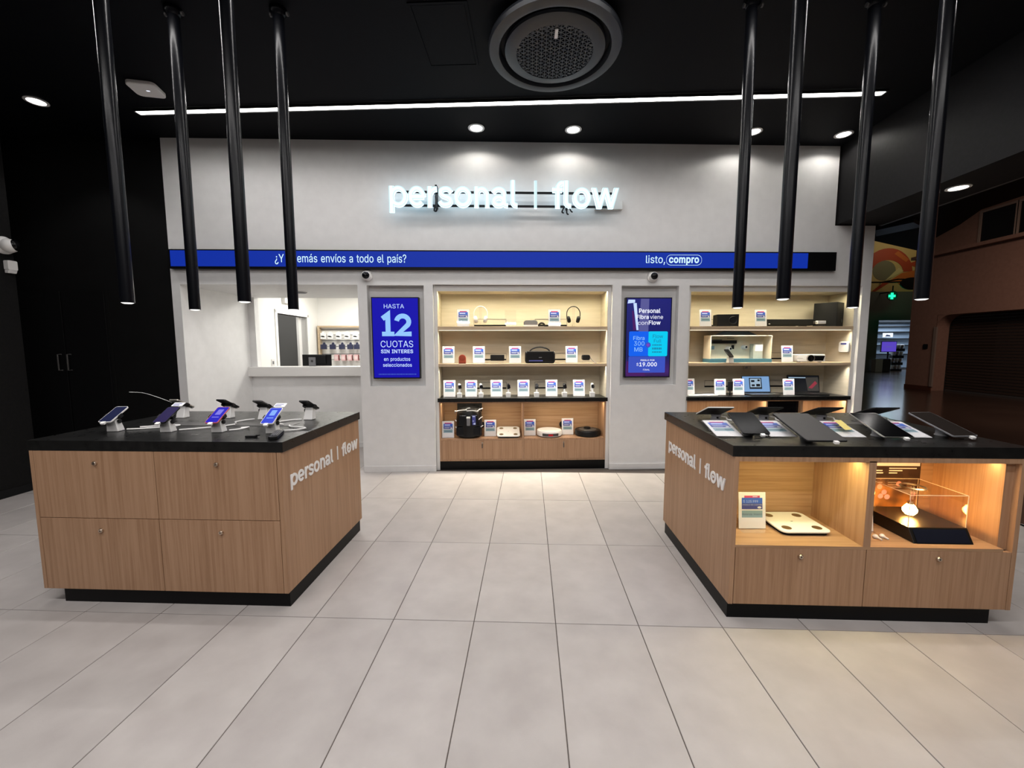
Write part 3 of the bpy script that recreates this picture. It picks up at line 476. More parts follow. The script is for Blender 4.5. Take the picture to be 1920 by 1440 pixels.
# display wall with its openings, in its own frame (x = s, y = -d)
def holed(mb, x0, x1, z0, z1, holes, ya, yb, m=0):
    xs = sorted({x0, x1, *[h[0] for h in holes], *[h[1] for h in holes]}); zs = sorted({z0, z1, *[h[2] for h in holes], *[h[3] for h in holes]})
    xs = [x for x in xs if x0 <= x <= x1]; zs = [z for z in zs if z0 <= z <= z1]
    for i in range(len(xs)-1):
        k = 0
        while k < len(zs)-1:
            cx = (xs[i]+xs[i+1])/2; free = lambda q: not any(h[0] < cx < h[1] and h[2] < (zs[q]+zs[q+1])/2 < h[3] for h in holes)
            if free(k):
                e = k
                while e+1 < len(zs)-1 and free(e+1): e += 1
                mb.box(xs[i], xs[i+1], ya, yb, zs[k], zs[e+1], m); k = e+1
            else: k += 1
    return mb
ALC = (-4.0, -1.99, -1, 2.226); N1 = (-1.885, -1.228, 1.04, 2.22); N2 = (1.10, 1.787, 1.04, 2.222)
BAY1 = (-1.122, .992, -1, 2.23); BAY2 = (1.915, 4.022, -1, 2.225)
wb = holed(MB(), -4.095, 3.63, 0, 3.82, [ALC, N1, N2, BAY1, BAY2], 0, .48)
holed(wb, 3.63, 4.125, 0, 2.925, [BAY2], 0, .48)
wb.box(N1[0]-.02, N1[1]+.02, .085, .47, N1[2]-.02, N1[3]+.02); wb.box(N2[0]-.02, N2[1]+.02, .085, .47, N2[2]-.02, N2[3]+.02)
wo = lambda d=0: W(0, d, 0)
struct('wall_back', wb, M['white'], None, wo(), A)
for k, (a, b) in enumerate(((-1.99, -1.122), (.992, 1.915))):
    struct('baseboard_back', MB().box(a, b, -.012, 0, 0, .075), M['white'], None, wo(), A, bevel=.003)
# alcove behind the payment window and the office beyond
struct('wall_alcove_side', MB().box(-4.1, -4.0, .48, 1.30, 0, 2.7), M['white'], None, wo(), A)
aw = MB().box(-4.1, -4.0, 1.30, 2.02, 0, 2.7); aw.box(-4.1, -4.0, 2.02, 3.07, 2.06, 2.7); aw.box(-4.1, -4.0, 3.07, 3.6, 0, 2.7)
struct('wall_alcove_left', aw, M['office'], None, wo(), A)
struct('wall_alcove_right', MB().box(-1.99, -1.9, .48, 3.6, 0, 2.7), M['office'], None, wo(), A)
struct('ceiling_alcove', MB().box(-4.1, -1.9, .48, 1.35, 2.226, 2.7), M['white'], None, wo(), A)
struct('ceiling_office', MB().box(-4.1, -1.9, 1.35, 3.6, 2.62, 2.7), M['office'], None, wo(), A)
pw = MB().box(-4.0, -1.99, 1.25, 1.35, 0, 1.10); pw.box(-4.0, -3.905, 1.25, 1.35, 1.10, 2.226)
struct('wall_partition', pw, M['white'], None, wo(), A)
struct('baseboard_partition', MB().box(-4.0, -1.99, 1.238, 1.25, 0, .075), M['white'], None, wo(), A)
struct('wall_office', MB().box(-4.1, -1.9, 3.55, 3.65, 0, 2.7), M['office'], None, wo(), A)
M['grey_room'] = mat('grey_room_paint', (.20, .20, .195), .7)
gr = MB().box(-5.3, -5.25, 1.6, 3.6, 0, 2.5); gr.box(-5.3, -4.1, 3.55, 3.6, 0, 2.5); gr.box(-5.3, -4.1, 1.6, 1.65, 0, 2.5); gr.box(-5.3, -4.1, 1.6, 3.6, 2.5, 2.55)
struct('wall_storeroom', gr, M['grey_room'], None, wo(), A)
df = MB()
for a in ((-4.115, -3.985, 1.955, 2.02, 0, 2.11), (-4.115, -3.985, 3.07, 3.135, 0, 2.11), (-4.115, -3.985, 1.955, 3.135, 2.06, 2.125)): df.box(*a)
dr = struct('door_2', df, M['plast'], None, wo(), A)
obj('door_leaf', MB().box(-4.115, -4.075, 2.90, 3.0, 0, 2.05), M['white_lam'], dr)
struct('trim_2', MB().box(-4.04, -1.985, 1.17, 1.47, 1.08, 1.217), M['white_lam'], None, wo(), A, bevel=.004)   # sill of the payment window
# black side of the shop
struct('wall_left', MB().box(-5.60, -5.27, -2.6, 4.08, 0, 3.82), M['char_wall'])
struct('baseboard_left', MB().box(-5.27, -5.258, -2.6, 4.08, 0, .08), M['mblack'])
struct('wall_rear', MB().box(-7.2, -4.095, 0, .2, 0, 3.82), M['black_wall'], None, wo(), A)
struct('wall_recess', MB().box(-7.0, -6.9, 4.0, 5.4, 0, 3.82), M['black_wall'])
dk = struct('door_1', MB().box(-5.86, -4.80, -.012, 0, 0, 2.165), M['black_wall'], None, wo(), A)
for a, b, hx in ((-5.84, -5.312, -5.36), (-5.298, -4.83, -5.255)):
    lf = obj('door_leaf', MB().box(a, b, -.034, -.012, .02, 2.145), mat('black_door_lacquer', (.0032, .0032, .0036), .5, spec=.2), dk, bevel=.002)
    hm = MB(); hm.tube([(hx, -.034, 1.25), (hx, -.075, 1.25), (hx, -.075, 1.43), (hx, -.034, 1.43)], .007, 8)
    obj('handle', hm, M['dgrey'], lf, smooth=True)
# black beam over the open right side
bm = MB().box(3.64, 4.20, -2.6, 5.18, 2.94, 3.9)
struct('wall_right_beam', bm, M['beam'])
struct('trim_3', MB().box(4.20, 4.235, -2.6, 5.25, 2.94, 2.985), M['dgrey'])

# ================================================================== CEILING FITTINGS
t = thing('line_light', 'long glowing white line light across the black ceiling above the lit sign', 'ceiling light', (-.31, 4.10, 3.82))
pf = MB().box(-3.545, 3.555, -.045, -.034, -.022, 0); pf.box(-3.545, 3.555, .034, .045, -.022, 0); pf.box(-3.545, -3.535, -.034, .034, -.022, 0); pf.box(3.545, 3.555, -.034, .034, -.022, 0)
obj('housing', pf, M['mblack'], t); obj('diffuser', MB().box(-3.535, 3.545, -.034, .034, -.014, -.002), M['lamp'], t)
def downlight(loc, label, rz=0.):
    t = thing('downlight', label, 'downlight', loc, rz, 'recessed downlights')
    obj('ring', MB().lathe([(.070, 0), (.086, -.002), (.088, -.008), (.080, -.012), (.066, -.010), (.064, -.001)], n=28), M['plast'], t, smooth=True)
    obj('lens', MB().lathe([(0, -.006), (.065, -.006), (.065, -.001)], n=24), M['spotlens'], t, smooth=True)
    return t
ZC = 3.82
DL = [(-.559, 4.55, 'round recessed downlight left of the pair above the lit sign'), (.472, 4.629, 'round recessed downlight right of the pair above the lit sign'),
      (2.424, 4.76, 'round recessed downlight half hidden by a black pendant tube, at right of the wall'), (3.444, 4.863, 'round recessed downlight at the far right end of the ceiling over the white wall')]
for x, y, lb in DL:
    downlight((x, y, ZC), lb); spot('downlight_lamp', (x, y, ZC-.03), 6.5, 2.72, .30, (1, .95, .88))
downlight((-4.629, 3.893, ZC), 'round recessed downlight alone in the dark ceiling at far left'); spot('downlight_lamp', (-4.629, 3.893, ZC-.03), 16, 1.9, .5, COOL)
downlight((3.891, 4.023, 2.94), 'round recessed downlight under the black beam at right'); spot('downlight_lamp', (3.891, 4.023, 2.91), 20, 2.0, .5, (1, .94, .90))
# round cassette air conditioner
t = thing('air_conditioner', 'round black cassette air conditioner with a perforated centre on the ceiling', 'air conditioner', (.19, 3.30, 3.82))
obj('body', MB().lathe([(.40, 0), (.40, -.06), (.30, -.06), (.30, 0)], n=48), M['mblack'], t, smooth=True)
M['ac'] = mat('dark_grey_enamel', (.020, .023, .028), .40)
obj('ring', MB().lathe([(.44, -.045), (.488, -.06), (.497, -.085), (.488, -.108), (.44, -.116), (.418, -.112), (.408, -.085), (.408, -.05)], n=64), M['ac'], t, smooth=True)
obj('air_slot', MB().lathe([(.412, -.048), (.33, -.052), (.33, -.040), (.412, -.040)], n=48), M['mblack'], t, smooth=True)
obj('centre_plate', MB().lathe([(.285, -.125), (.345, -.122), (.372, -.108), (.376, -.09), (.34, -.06), (.285, -.06)], n=64), M['ac'], t, smooth=True)
obj('grille_backing', MB().lathe([(0, -.112), (.287, -.112), (.287, -.10)], n=48), M['plinth'], t)
gb = MB(); R0 = .287; pit = .033
for k in range(3):
    an = PI/2+k*PI/3
    ux, uy = math.cos(an), math.sin(an); nx, ny = -uy, ux
    for i in range(-8, 9):
        o_ = i*pit
        if abs(o_) >= R0: continue
        h = math.sqrt(R0*R0-o_*o_)
        hw = .0034
        q = [(nx*(o_+a*hw)+ux*b*h, ny*(o_+a*hw)+uy*b*h) for a, b in ((-1, -1), (1, -1), (1, 1), (-1, 1))]
        gb.prism(q, 'z', -.1215-.0004*k, -.113)
obj('grille', gb, M['ac'], t, kind='stuff')
rm = MB().lathe([(.240, -.1245), (.290, -.1245), (.290, -.112), (.240, -.112), (.240, -.1245)], n=48)
rim_cut = MB()
for k in range(60):   # ragged rim of the perforation: solid teeth between the outer holes
    a0 = 2*PI*k/60
    for rr0 in (.258, .272):
        if (k+(rr0 > .26)) % 2: continue
        q = [(rr0*math.cos(a0+e)*f, rr0*math.sin(a0+e)*f) for e, f in ((-.035, 1.0), (.0, 1.06), (.035, 1.0), (0, .96))]
        rim_cut.prism(q, 'z', -.1235, -.113)
obj('grille_rim', rim_cut, M['ac'], t, kind='stuff')
obj('badge', MB().box(-.011, .011, -.250, -.165, -.130, -.122), M['plast'], t, label='small white upright badge')
# wireless access point
t = thing('access_point', 'white rounded wireless access point on the black ceiling at left', 'access point', (-3.41, 3.74, 3.82), .25)
obj('body', MB().rbox(-.115, .115, -.105, .105, -.035, 0, .045, 'z'), M['plast'], t, bevel=.008)
obj('indicator', MB().box(.005, .03, -.012, .004, -.0362, -.035), M['scr_white'], t)
# pendant tubes over the two counters
def pendant(x, y, label, group):
    t = thing('pendant_lamp', label, 'pendant lamp', (x, y, 1.785), 0, 'black pendant tubes over the counters')
    obj('tube', MB().lathe([(.0325, .010), (.0325, 0), (.0355, 0), (.0355, 2.005), (0, 2.005)], n=28), M['tube'], t, smooth=True)
    obj('lens', MB().lathe([(0, -.006), (.020, -.005), (.030, .0), (.031, .008)], n=20), M['pend_lens'], t, smooth=True)
    obj('ceiling_mount', MB().lathe([(.0365, 1.985), (.055, 2.008), (.055, 2.035), (0, 2.035)], n=24), M['tube'], t, smooth=True)
    for sx in (-1, 1): obj('screw', MB().lathe([(.014, 0), (.014, .012), (0, .014)], (sx*.058, .0, 2.0), 10, 'x'), M['dgrey'], t, smooth=True)
    spot('pendant_spot', (x, y, 1.775), 5.5, 1.25, .6, COOL, size=.025)
    return t
for x, y, lb in ((-2.46, 2.449, 'black pendant tube over left counter, leftmost and nearest the camera'), (-2.435, 2.93, 'black pendant tube over left counter, second from left, hanging from a visible ceiling mount'),
                 (-1.711, 2.435, 'black pendant tube over left counter, third from left, front of the right pair'), (-1.72, 2.965, 'black pendant tube over left counter, rightmost, its end before the payment window'),
                 (1.492, 3.03, 'black pendant tube over right counter, leftmost, thin one at the back'), (1.482, 2.487, 'black pendant tube over right counter, second from left, in front'),
                 (2.312, 3.06, 'black pendant tube over right counter, third from left, crossing the white wall end'), (2.306, 2.537, 'black pendant tube over right counter, rightmost, against the brown wall')):
    pendant(x, y, lb, 'pendant tubes')

# ================================================================== WALL FITTINGS
t = thing('illuminated_sign', 'white glowing lettering sign reading personal | flow high on the white wall', 'sign', W(-1.563, 0, 3.056), A)
sg = 2.567/3445
logo(t, [M['sign'], M['sign_side']], sg, .035, 0, 0, -.11, hw=35, core=M['sign_core'])
for z in (.165, .018):
    obj('rail', MB().box(.03, 2.50, -.108, -.086, z, z+.020), M['mblack'], t)
for x in (.50, 1.985):
    obj('bracket', MB().box(x, x+.022, -.086, 0, .018, .26), M['mblack'], t)
cb = MB(); cb.tube(spline([(.50, -.095, .16), (.525, -.12, .12), (.515, -.125, .05), (.52, -.12, -.03), (.49, -.09, -.02), (.50, -.08, .03)], 6), .010, 8)
obj('cable', cb, M['black'], t, smooth=True)
cb = MB()
for q in ((1.93, -.03), (1.985, -.045), (2.03, -.02)):
    cb.tube(spline([(1.98, -.09, .05), ((1.98+q[0])/2, -.12, .02), (q[0], -.11, q[1]), (q[0]+.02, -.10, q[1]-.012)], 5), .008, 8)
obj('cable', cb, M['black'], t, smooth=True)
obj('power_box', MB().box(2.32, 2.64, -.05, 0, .02, .115), M['white_lam'], t, bevel=.004)
# blue ticker display
t = thing('ticker_display', 'long blue LED ticker display across the white wall under the sign', 'display', W(0, 0, 0), A)
obj('casing', MB().box(-4.058, 3.63, -.055, -.001, 2.392, 2.606), M['plinth'], t)
obj('screen', MB().box(-4.04, 3.285, -.058, -.055, 2.418, 2.592), M['band'], t)
tb = text_mb('¿Y además envíos a todo el país?', -2.885, -1.407, 2.441, 2.559, -.0592, offset=.004)
obj('lettering', tb, M['bandtxt'], t)
line(t, M['bandtxt'], 'listo,', 1.359, 1.585, 2.452, 2.560, -.0592, .004); line(t, M['bandtxt'], 'compro', 1.63, 1.985, 2.452, 2.540, -.0592, .030); tb = MB()
pts = rr(1.598, 2.018, 2.447, 2.567, .055, 8); ring = MB()
for i in range(len(pts)):
    a, b = Vector(pts[i]), Vector(pts[(i+1) % len(pts)]); c = Vector((1.808, 2.507))
    ia, ib = c+(a-c)*.965, c+(b-c)*.965
    ia.x, ib.x = c.x+(a.x-c.x)*.985, c.x+(b.x-c.x)*.985; ia.y, ib.y = c.y+(a.y-c.y)*.93, c.y+(b.y-c.y)*.93
    tb.poly([(a.x, -.0592, a.y), (b.x, -.0592, b.y), (ib.x, -.0592, ib.y), (ia.x, -.0592, ia.y)])
obj('frame_line', tb, M['bandtxt'], t)
# security cameras
def seccam(loc, rz, label, look, sc_=1.):
    t = thing('security_camera', label, 'camera', loc, rz)
    b = MB().lathe([(.062, 0), (.064, .018), (.052, .035), (0, .04)], n=24, axis='y'); b.tf(Matrix.Scale(sc_, 4)); obj('base', b, M['plast'], t, smooth=True)
    q = Matrix.Translation((0, -.055*sc_, -.005)) @ Matrix.Rotation(look[0], 4, 'Z') @ Matrix.Rotation(look[1], 4, 'X')
    s_ = MB().lathe([(0, -.050), (.030, -.042), (.048, -.018), (.051, 0), (.046, .020), (.036, .034)], n=24, axis='y'); s_.tf(Matrix.Scale(sc_, 4)); s_.tf(q); obj('shell', s_, M['plast'], t, smooth=True)
    e_ = MB().lathe([(.041, .026), (.036, .042), (.020, .053), (0, .056)], n=24, axis='y'); e_.tf(Matrix.Scale(sc_, 4)); e_.tf(q); obj('lens', e_, M['gloss'], t, smooth=True)
    return t
seccam(W(-1.872, -.001, 2.325), A, 'white ball security camera under the ticker at left, above the blue twelve instalments screen', (.22, -.02))
seccam(W(1.461, -.001, 2.325), A, 'white ball security camera under the ticker at right, above the purple promotion screen', (-.16, -.06))
seccam((-5.27, 4.0, 2.53), PI/2, 'white ball security camera on the charcoal side wall at far left', (.5, -.2), 1.35)
t = thing('motion_sensor', 'small white motion sensor on the charcoal side wall below a camera', 'sensor', (-5.27, 4.03, 2.26), PI/2)
obj('body', MB().rbox(-.04, .04, -.05, 0, .03, .125, .012, 'y'), M['plast'], t, bevel=.003)
obj('lens', MB().prism([(-.048, .03), (-.035, .0), (0, .0), (0, .03)], 'x', -.036, .036), M['plast'], t, bevel=.004)
# two portrait screens in the niches
def pscreen(s0, s1, label):
    t = thing('promotion_screen', label, 'screen', W((s0+s1)/2, -.055, 1.13), A)
    h = (s1-s0)/2
    obj('casing', MB().box(-h, h, -.040, .025, 0, .957), M['black'], t, bevel=.002)
    return t, h
t, h = pscreen(-1.846, -1.290, 'portrait screen in the left wall niche showing a big 12 on deep blue')
obj('display', MB().box(-h+.012, h-.012, -.042, -.040, .014, .945), M['scr_blue'], t)
yy = -.0428
line(t, M['scr_txt'], 'HASTA', -.130, .105, .826, .876, yy, 0); line(t, M['scr_txt'], 'CUOTAS', -.180, .200, .372, .450, yy, 0)
line(t, M['scr_txt'], 'SIN INTERES', -.180, .198, .302, .347, yy, .022); line(t, M['scr_txt'], 'en productos', -.147, .162, .200, .255, yy, .008); line(t, M['scr_txt'], 'seleccionados', -.160, .180, .142, .186, yy, .008)
fp = MB(); xx = -.215
for k in range(26):
    wd = (.006, .018, .010, .024, .014, .008)[k % 6]
    if xx+wd < .245: fp.box(xx, xx+wd, yy, yy+.0005, .046, .060)
    xx += wd+.004
obj('small_print', fp, M['scr_per'], t, kind='stuff')
tx = MB()
ribbon(tx, [(-.152, .706), (-.088, .752), (-.088, .505)], .029, .0005, y=yy); obj('lettering', tx, M['scr_12'], t); tx = ribbon(MB(), [(-.160, .529), (-.016, .529)], .026, .0005, y=yy)
obj('lettering', tx, M['scr_12'], t); tx = MB()
ribbon(tx, [(a, b) for a, b in ell(.085, .672, .071, .066, 172, -38, 14)]+[(.030, .529), (.185, .529)], .028, .0005, y=yy)
obj('lettering', tx, M['scr_12'], t)
t, h = pscreen(1.160, 1.716, 'portrait screen in the right wall niche showing a purple offer priced 19.000')
m = mat('screen_purple_photo', (.01, .01, .01), .4); n, l, b = nodes(m)
tc = n.new('ShaderNodeTexCoord'); sx = n.new('ShaderNodeSeparateXYZ'); l.new(tc.outputs['Object'], sx.inputs[0])
r = n.new('ShaderNodeValToRGB'); mr = n.new('ShaderNodeMapRange'); mr.inputs[1].default_value = 0; mr.inputs[2].default_value = .957
l.new(sx.outputs['Z'], mr.inputs[0]); l.new(mr.outputs[0], r.inputs[0]); e = r.color_ramp.elements
e[0].color = (.018, .004, .06, 1); e[1].color = (.004, .006, .16, 1); q = e.new(.25); q.color = (.004, .006, .10, 1); q = e.new(.08); q.color = (.05, .01, .14, 1)
l.new(r.outputs[0], b.inputs['Emission Color']); b.inputs['Emission Strength'].default_value = 1.
obj('display', MB().box(-h+.012, h-.012, -.042, -.040, .014, .945), m, t)
y1_ = -.0424
for m_, q in (('scr_lilac', [(-.118, .55), (.0, .55), (.0, .94), (-.10, .94)]), ('scr_txt', [(-.26, .885), (-.17, .895), (-.17, .93), (-.25, .93)]),
              ('scr_txt', [(-.145, .57), (-.12, .57), (-.15, .89), (-.19, .89)]), ('scr_mag', [(-.185, .57), (-.15, .57), (-.185, .80), (-.205, .80)]),
              ('scr_mag', [(-.255, .02), (-.02, .02), (-.10, .16), (-.255, .20)])):
    obj('picture', MB().poly([(x, y1_, z) for x, z in q]), M[m_], t)
def panel2(x0, x1, z0, z1, m, y=-.0427, r=.015): obj('picture', MB().poly([(a, y, b) for a, b in rr(x0, x1, z0, z1, r, 4)]), m, t)
panel2(-.232, .013, .258, .555, M['scr_box']); panel2(.003, .236, .258, .555, M['scr_cyan'], -.0430); panel2(-.232, .215, .060, .255, M['scr_per'], -.0427, .006)
y2_ = -.0434
line(t, M['scr_white'], 'Personal', -.120, .138, .772, .826, y2_, .02); line(t, M['scr_white'], 'Fibra', -.150, .0, .702, .752, y2_, .02); line(t, M['scr_white'], 'viene', .015, .172, .702, .752, y2_, 0); line(t, M['scr_white'], 'con', -.130, -.012, .634, .668, y2_, 0); line(t, M['scr_white'], 'Flow', .0, .145, .634, .684, y2_, .02); line(t, M['scr_white'], 'PEDILO POR', -.085, .085, .200, .220, y2_, .015); line(t, M['scr_white'], '$', -.135, -.110, .138, .180, y2_, 0); line(t, M['scr_white'], '19.000', -.100, .115, .135, .185, y2_, .02); line(t, M['scr_white'], 'FINAL', -.052, .030, .085, .105, y2_, 0)
line(t, M['scr_12'], 'Fibra', -.180, -.045, .452, .500, y2_, .004); line(t, M['scr_12'], '300', -.170, -.045, .385, .437, y2_, 0); line(t, M['scr_12'], 'MB', -.165, -.065, .315, .365, y2_, 0)
line(t, M['scr_tealtxt'], 'Flow', .055, .180, .475, .517, y2_, .004); line(t, M['scr_tealtxt'], 'Full', .070, .160, .422, .462, y2_, .004); bars(t, M['scr_tealtxt'], .052, .168, 0.385, 0.4, y2_); bars(t, M['scr_tealtxt'], .052, .168, 0.338, 0.362, y2_); bars(t, M['scr_tealtxt'], .052, .168, 0.3, 0.316, y2_)
obj('picture', MB().lathe([(0, .001), (.033, .001), (.033, 0)], (-.0, -.0434, .393), 20, 'y'), M['scr_per'], t)
tx = MB().box(-.019, .019, -.0462, -.0450, .389, .397); tx.box(-.004, .004, -.0462, -.0450, .374, .412); obj('lettering', tx, M['scr_vio'], t)

# ================================================================== SHELF BAYS
def bay(s0, s1, depth, label, base, nd):
    """a built-in shelf unit; local x along the wall from s0, y into it"""
    t = thing('shelf_unit', label, 'shelf unit', W(s0, 0, 0), A); L = s1-s0; D = depth
    fr = MB(); f = .038; yf = .045
    fr.box(0, f, yf, yf+D, 0, 2.225); fr.box(L-f, L, yf, yf+D, 0, 2.225); fr.box(f, L-f, yf, yf+.018, 2.160, 2.225); fr.box(f, L-f, yf+.018, yf+D, 2.192, 2.225)
    obj('frame', fr, M['white_lam'], t)
    a, b = f, L-f; yb = D
    obj('back_panel', MB().box(a, b, yb, yb+.015, .86, 2.19), M['cream'], t)
    for q in ((a, a+.004), (b-.004, b)): obj('side_panel', MB().box(*q, yf+.004, yb, .889, 2.19), M['cream'], t)
    obj('top_panel', MB().box(a+.005, b-.005, yf+.045, yb, 2.165, 2.175), M['cream'], t)
    st = obj('light_strip', MB().box(a+.01, b-.01, yf+.020, yf+.042, 2.170, 2.191), M['lamp_soft'], t)
    for z0, z1 in ((1.703, 1.746), (1.268, 1.303)):
        sh = obj('shelf', MB().box(a+.005, b-.005, yf-.012, yb-.002, z0, z1), M['wood_pale'], t, bevel=.002)
        obj('light_strip', MB().box(a+.012, b-.012, yf+.012, yf+.026, z0-(.004 if z0 > 1.5 else .0008), z0), M['lamp_soft'], sh)
    # cable flaps let into the back panel: one part each
    for z in (1.765, 1.332, .965):
        for x in (.655-(0), 1.43):
            fb = MB(); w_ = .41; x_ = x-w_/2
            fb.box(x_, x_+w_, yb-.004, yb, z+.085, z+.089); fb.box(x_, x_+.003, yb-.004, yb, z, z+.085); fb.box(x_+w_-.003, x_+w_, yb-.004, yb, z, z+.085)
            o = obj('cable_flap', fb, M['dgrey'], t)
            obj('slot', MB().box(x_+.004, x_+w_-.004, yb-.003, yb, z, z+.018), M['plinth'], o)
    obj('worktop', MB().box(a-.012, b+.012, yf-.03, yb-.002, .843, .888), M['counter'], t, bevel=.002)
    bs = MB(); bs.box(a-.0, a+.02, yf, yb, .11, .842); bs.box(b-.02, b, yf, yb, .11, .842); bs.box(a+.02, b-.02, yf, yb, .368, .3875); bs.box(a+.02, b-.02, yf, yb, .11, .128)
    obj('base_cabinet', bs, M['wood'] if base == 'z' else M['wood'], t)
    obj('base_back_panel', MB().box(a+.02, b-.02, yb-.012, yb-.001, .388, .842), M['wood_y'] if base == 'x' else M['wood'], t)
    obj('top_rail', MB().box(a+.02, b-.02, yf, yf+.018, .826, .842), M['wood'], t)
    obj('light_strip', MB().box(a+.03, b-.03, yf+.030, yf+.044, .834, .842), M['lamp_soft'], t)
    n = nd; cuts = [a+.02+(b-a-.04)*i/n for i in range(n+1)] if n == 2 else [a+.02, 1.045, 1.488, b-.02]
    for i in range(1, n): obj('divider', MB().box(cuts[i]-.009, cuts[i]+.009, yf, yb-.012, .128, .842), M['wood'], t)
    for i in range(n):
        d_ = obj('drawer', MB().box(cuts[i]+(.011 if i else .002), cuts[i+1]-(.011 if i < n-1 else .002), yf-.001, yf+.02, .130, .366), M['wood'], t, bevel=.001)
        cx = (cuts[i]+cuts[i+1])/2
        obj('lock', MB().lathe([(.011, 0), (.011, .006), (.004, .008), (0, .008)], (cx, yf-.001, .335), 14, 'y'), M['brass'], d_, smooth=True)
        if base == 'x':
            kb = MB(); kb.box(cx-.002, cx+.002, yf-.026, yf-.008, .328, .342); kb.lathe([(0, -.0015), (.012, -.0015), (.012, .0015), (0, .0015)], (cx, yf-.026, .335), 12, 'x'); kb.rbox(cx-.006, cx+.006, yf-.024, yf-.018, .275, .325, .005)
            obj('key', kb, M['dgrey'], d_)
    obj('plinth', MB().box(a-.005, b+.005, yf+.006, yb, 0, .108), M['plinth'], t)
    return t
bay(-1.12, .99, .375, 'middle built-in shelf unit with pale shelves, black worktop and oak base', 'x', 2)
bay(1.917, 4.02, .445, 'right built-in shelf unit half hidden behind the tablet counter', 'z', 3)

# ------------------------------------------------------------------ price signs
def price_card_mb(w, h, y=0., price=None, name=None):
    """printed card, facing -y, bottom at z=0; materials card, pink, blue, indigo, teal, ink, dark ink"""
    mb = MB().box(-w/2, w/2, y, y+.002, 0, h, 0); e = y-.0004; f = y-.0008
    q = lambda x0, x1, z0, z1, m, yy=e: mb.poly([(x0*w, yy, z0*h), (x1*w, yy, z0*h), (x1*w, yy, z1*h), (x0*w, yy, z1*h)], m)
    q(-.29, .29, .845, .905, 1); q(-.385, .385, .69, .845, 2); q(-.385, .385, .53, .69, 3); q(-.385, .385, .30, .495, 4)
    if price:
        text_mb(price, -.33*w, .22*w, .705*h, .79*h, f, m=5, mb=mb); text_mb('PAGALO EN CUOTAS', -.35*w, .36*w, .635*h, .670*h, f, m=5, mb=mb)
        text_mb(name, -.36*w, .36*w, .365*h, .42*h, f, m=6, mb=mb); q(.02, .20, .864, .886, 5, f)
    else:
        q(-.29, .17, .735, .795, 5, f); q(-.31, .31, .635, .655, 5, f); q(-.30, .10, .59, .61, 5, f); q(-.30, .30, .375, .40, 6, f)
    mb.poly([(x*w*.075+.27*w, f, z*h*.03+.58*h) for x, z in ell(0, 0, 1, 1, 0, 330, 11)], 0)
    return mb
CM = [M['card'], M['pink'], M['blue'], M['indigo'], M['teal'], M['ink'], M['dark_ink']]
sign0 = None
def price_sign(loc, rz, label, group='price signs', lean=.12):
    global sign0
    if sign0 is None:
        t = thing('price_sign', label, 'price sign', loc, rz, 'price signs in acrylic holders')
        b = MB().box(-.077, .077, -.003, -.001, .0, .212); b.box(-.077, .077, .0025, .005, .0, .212); b.tf(Matrix.Rotation(-lean, 4, 'X'))
        b.v = [(x, y, z+.003) for x, y, z in b.v]; b.box(-.077, .077, -.02, .075, 0.0005, .003); obj('holder', b, M['acrylic'], t)
        c = price_card_mb(.146, .204); c.v = [(x, y, z+.004) for x, y, z in c.v]; c.tf(Matrix.Rotation(-lean, 4, 'X')); obj('card', c, CM, t)
        sign0 = t; return t
    return dup(sign0, loc, rz, label)
SG = [  # s, z, d, label
    (-.782, 1.747, -.10, 'price sign left of the white headphones on the middle unit top shelf'), (.319, 1.747, -.10, 'price sign left of the black headphones on the middle unit top shelf'),
    (-.969, 1.304, -.12, 'price sign left of the orange speaker on the middle unit second shelf'), (-.601, 1.304, -.15, 'price sign right of the orange speaker on the middle unit second shelf'),
    (-.158, 1.304, -.10, 'price sign left of the boombox on the middle unit second shelf'), (.537, 1.304, -.12, 'price sign right of the boombox on the middle unit second shelf'),
    (-.966, .889, -.14, 'price sign leftmost on the black worktop of the middle unit'), (-.700, .889, -.14, 'price sign second from left on the black worktop of the middle unit'),
    (-.387, .889, -.14, 'price sign third from left on the black worktop of the middle unit'), (-.054, .889, -.14, 'price sign fourth from left on the black worktop of the middle unit'),
    (.295, .889, -.14, 'price sign fifth from left on the black worktop of the middle unit'), (.637, .889, -.14, 'price sign rightmost on the black worktop of the middle unit'),
    (-.984, .389, -.085, 'price sign left of the air fryer in the middle unit base'), (-.468, .389, -.16, 'price sign between the air fryer and the white scale'),
    (.030, .389, -.18, 'price sign left of the white robot vacuum'), (.513, .389, -.22, 'price sign between the white and the black robot vacuum'),
    (2.186, 1.747, -.12, 'price sign leftmost on the right unit top shelf, beside a small black speaker'), (2.880, 1.747, -.12, 'price sign at the left end of the soundbar'),
    (3.247, 1.304, -.13, 'price sign left of the projector'), (2.059, .889, -.22, 'price sign behind the white keyboard on the right unit worktop'),
    (2.425, .889, -.15, 'price sign left of the black webcam on the right unit worktop'), (2.660, .889, -.15, 'price sign right of the black webcam, left of the laptop with a blue screen'),
    (3.285, .889, -.12, 'price sign between the two laptops on the right unit worktop')]
for s, z, d, lb in SG: price_sign(W(s, d, z+.0005), A, lb)
price_sign((1.93, 2.37, .4355), .02, 'price sign half hidden behind the divider in the lamp niche of the right counter')
t = thing('price_sign', 'large price sign reading 125.999 beside the scale in the right counter', 'price sign', (1.322, 2.385, .4355), .03, 'price signs in acrylic holders')
b = MB().box(-.082, .082, -.003, -.001, .0, .222); b.box(-.082, .082, .0025, .005, 0, .222); b.tf(Matrix.Rotation(-.10, 4, 'X')); b.v = [(x, y, z+.003) for x, y, z in b.v]; b.box(-.082, .082, -.055, .075, .0005, .003); obj('holder', b, M['acrylic'], t)
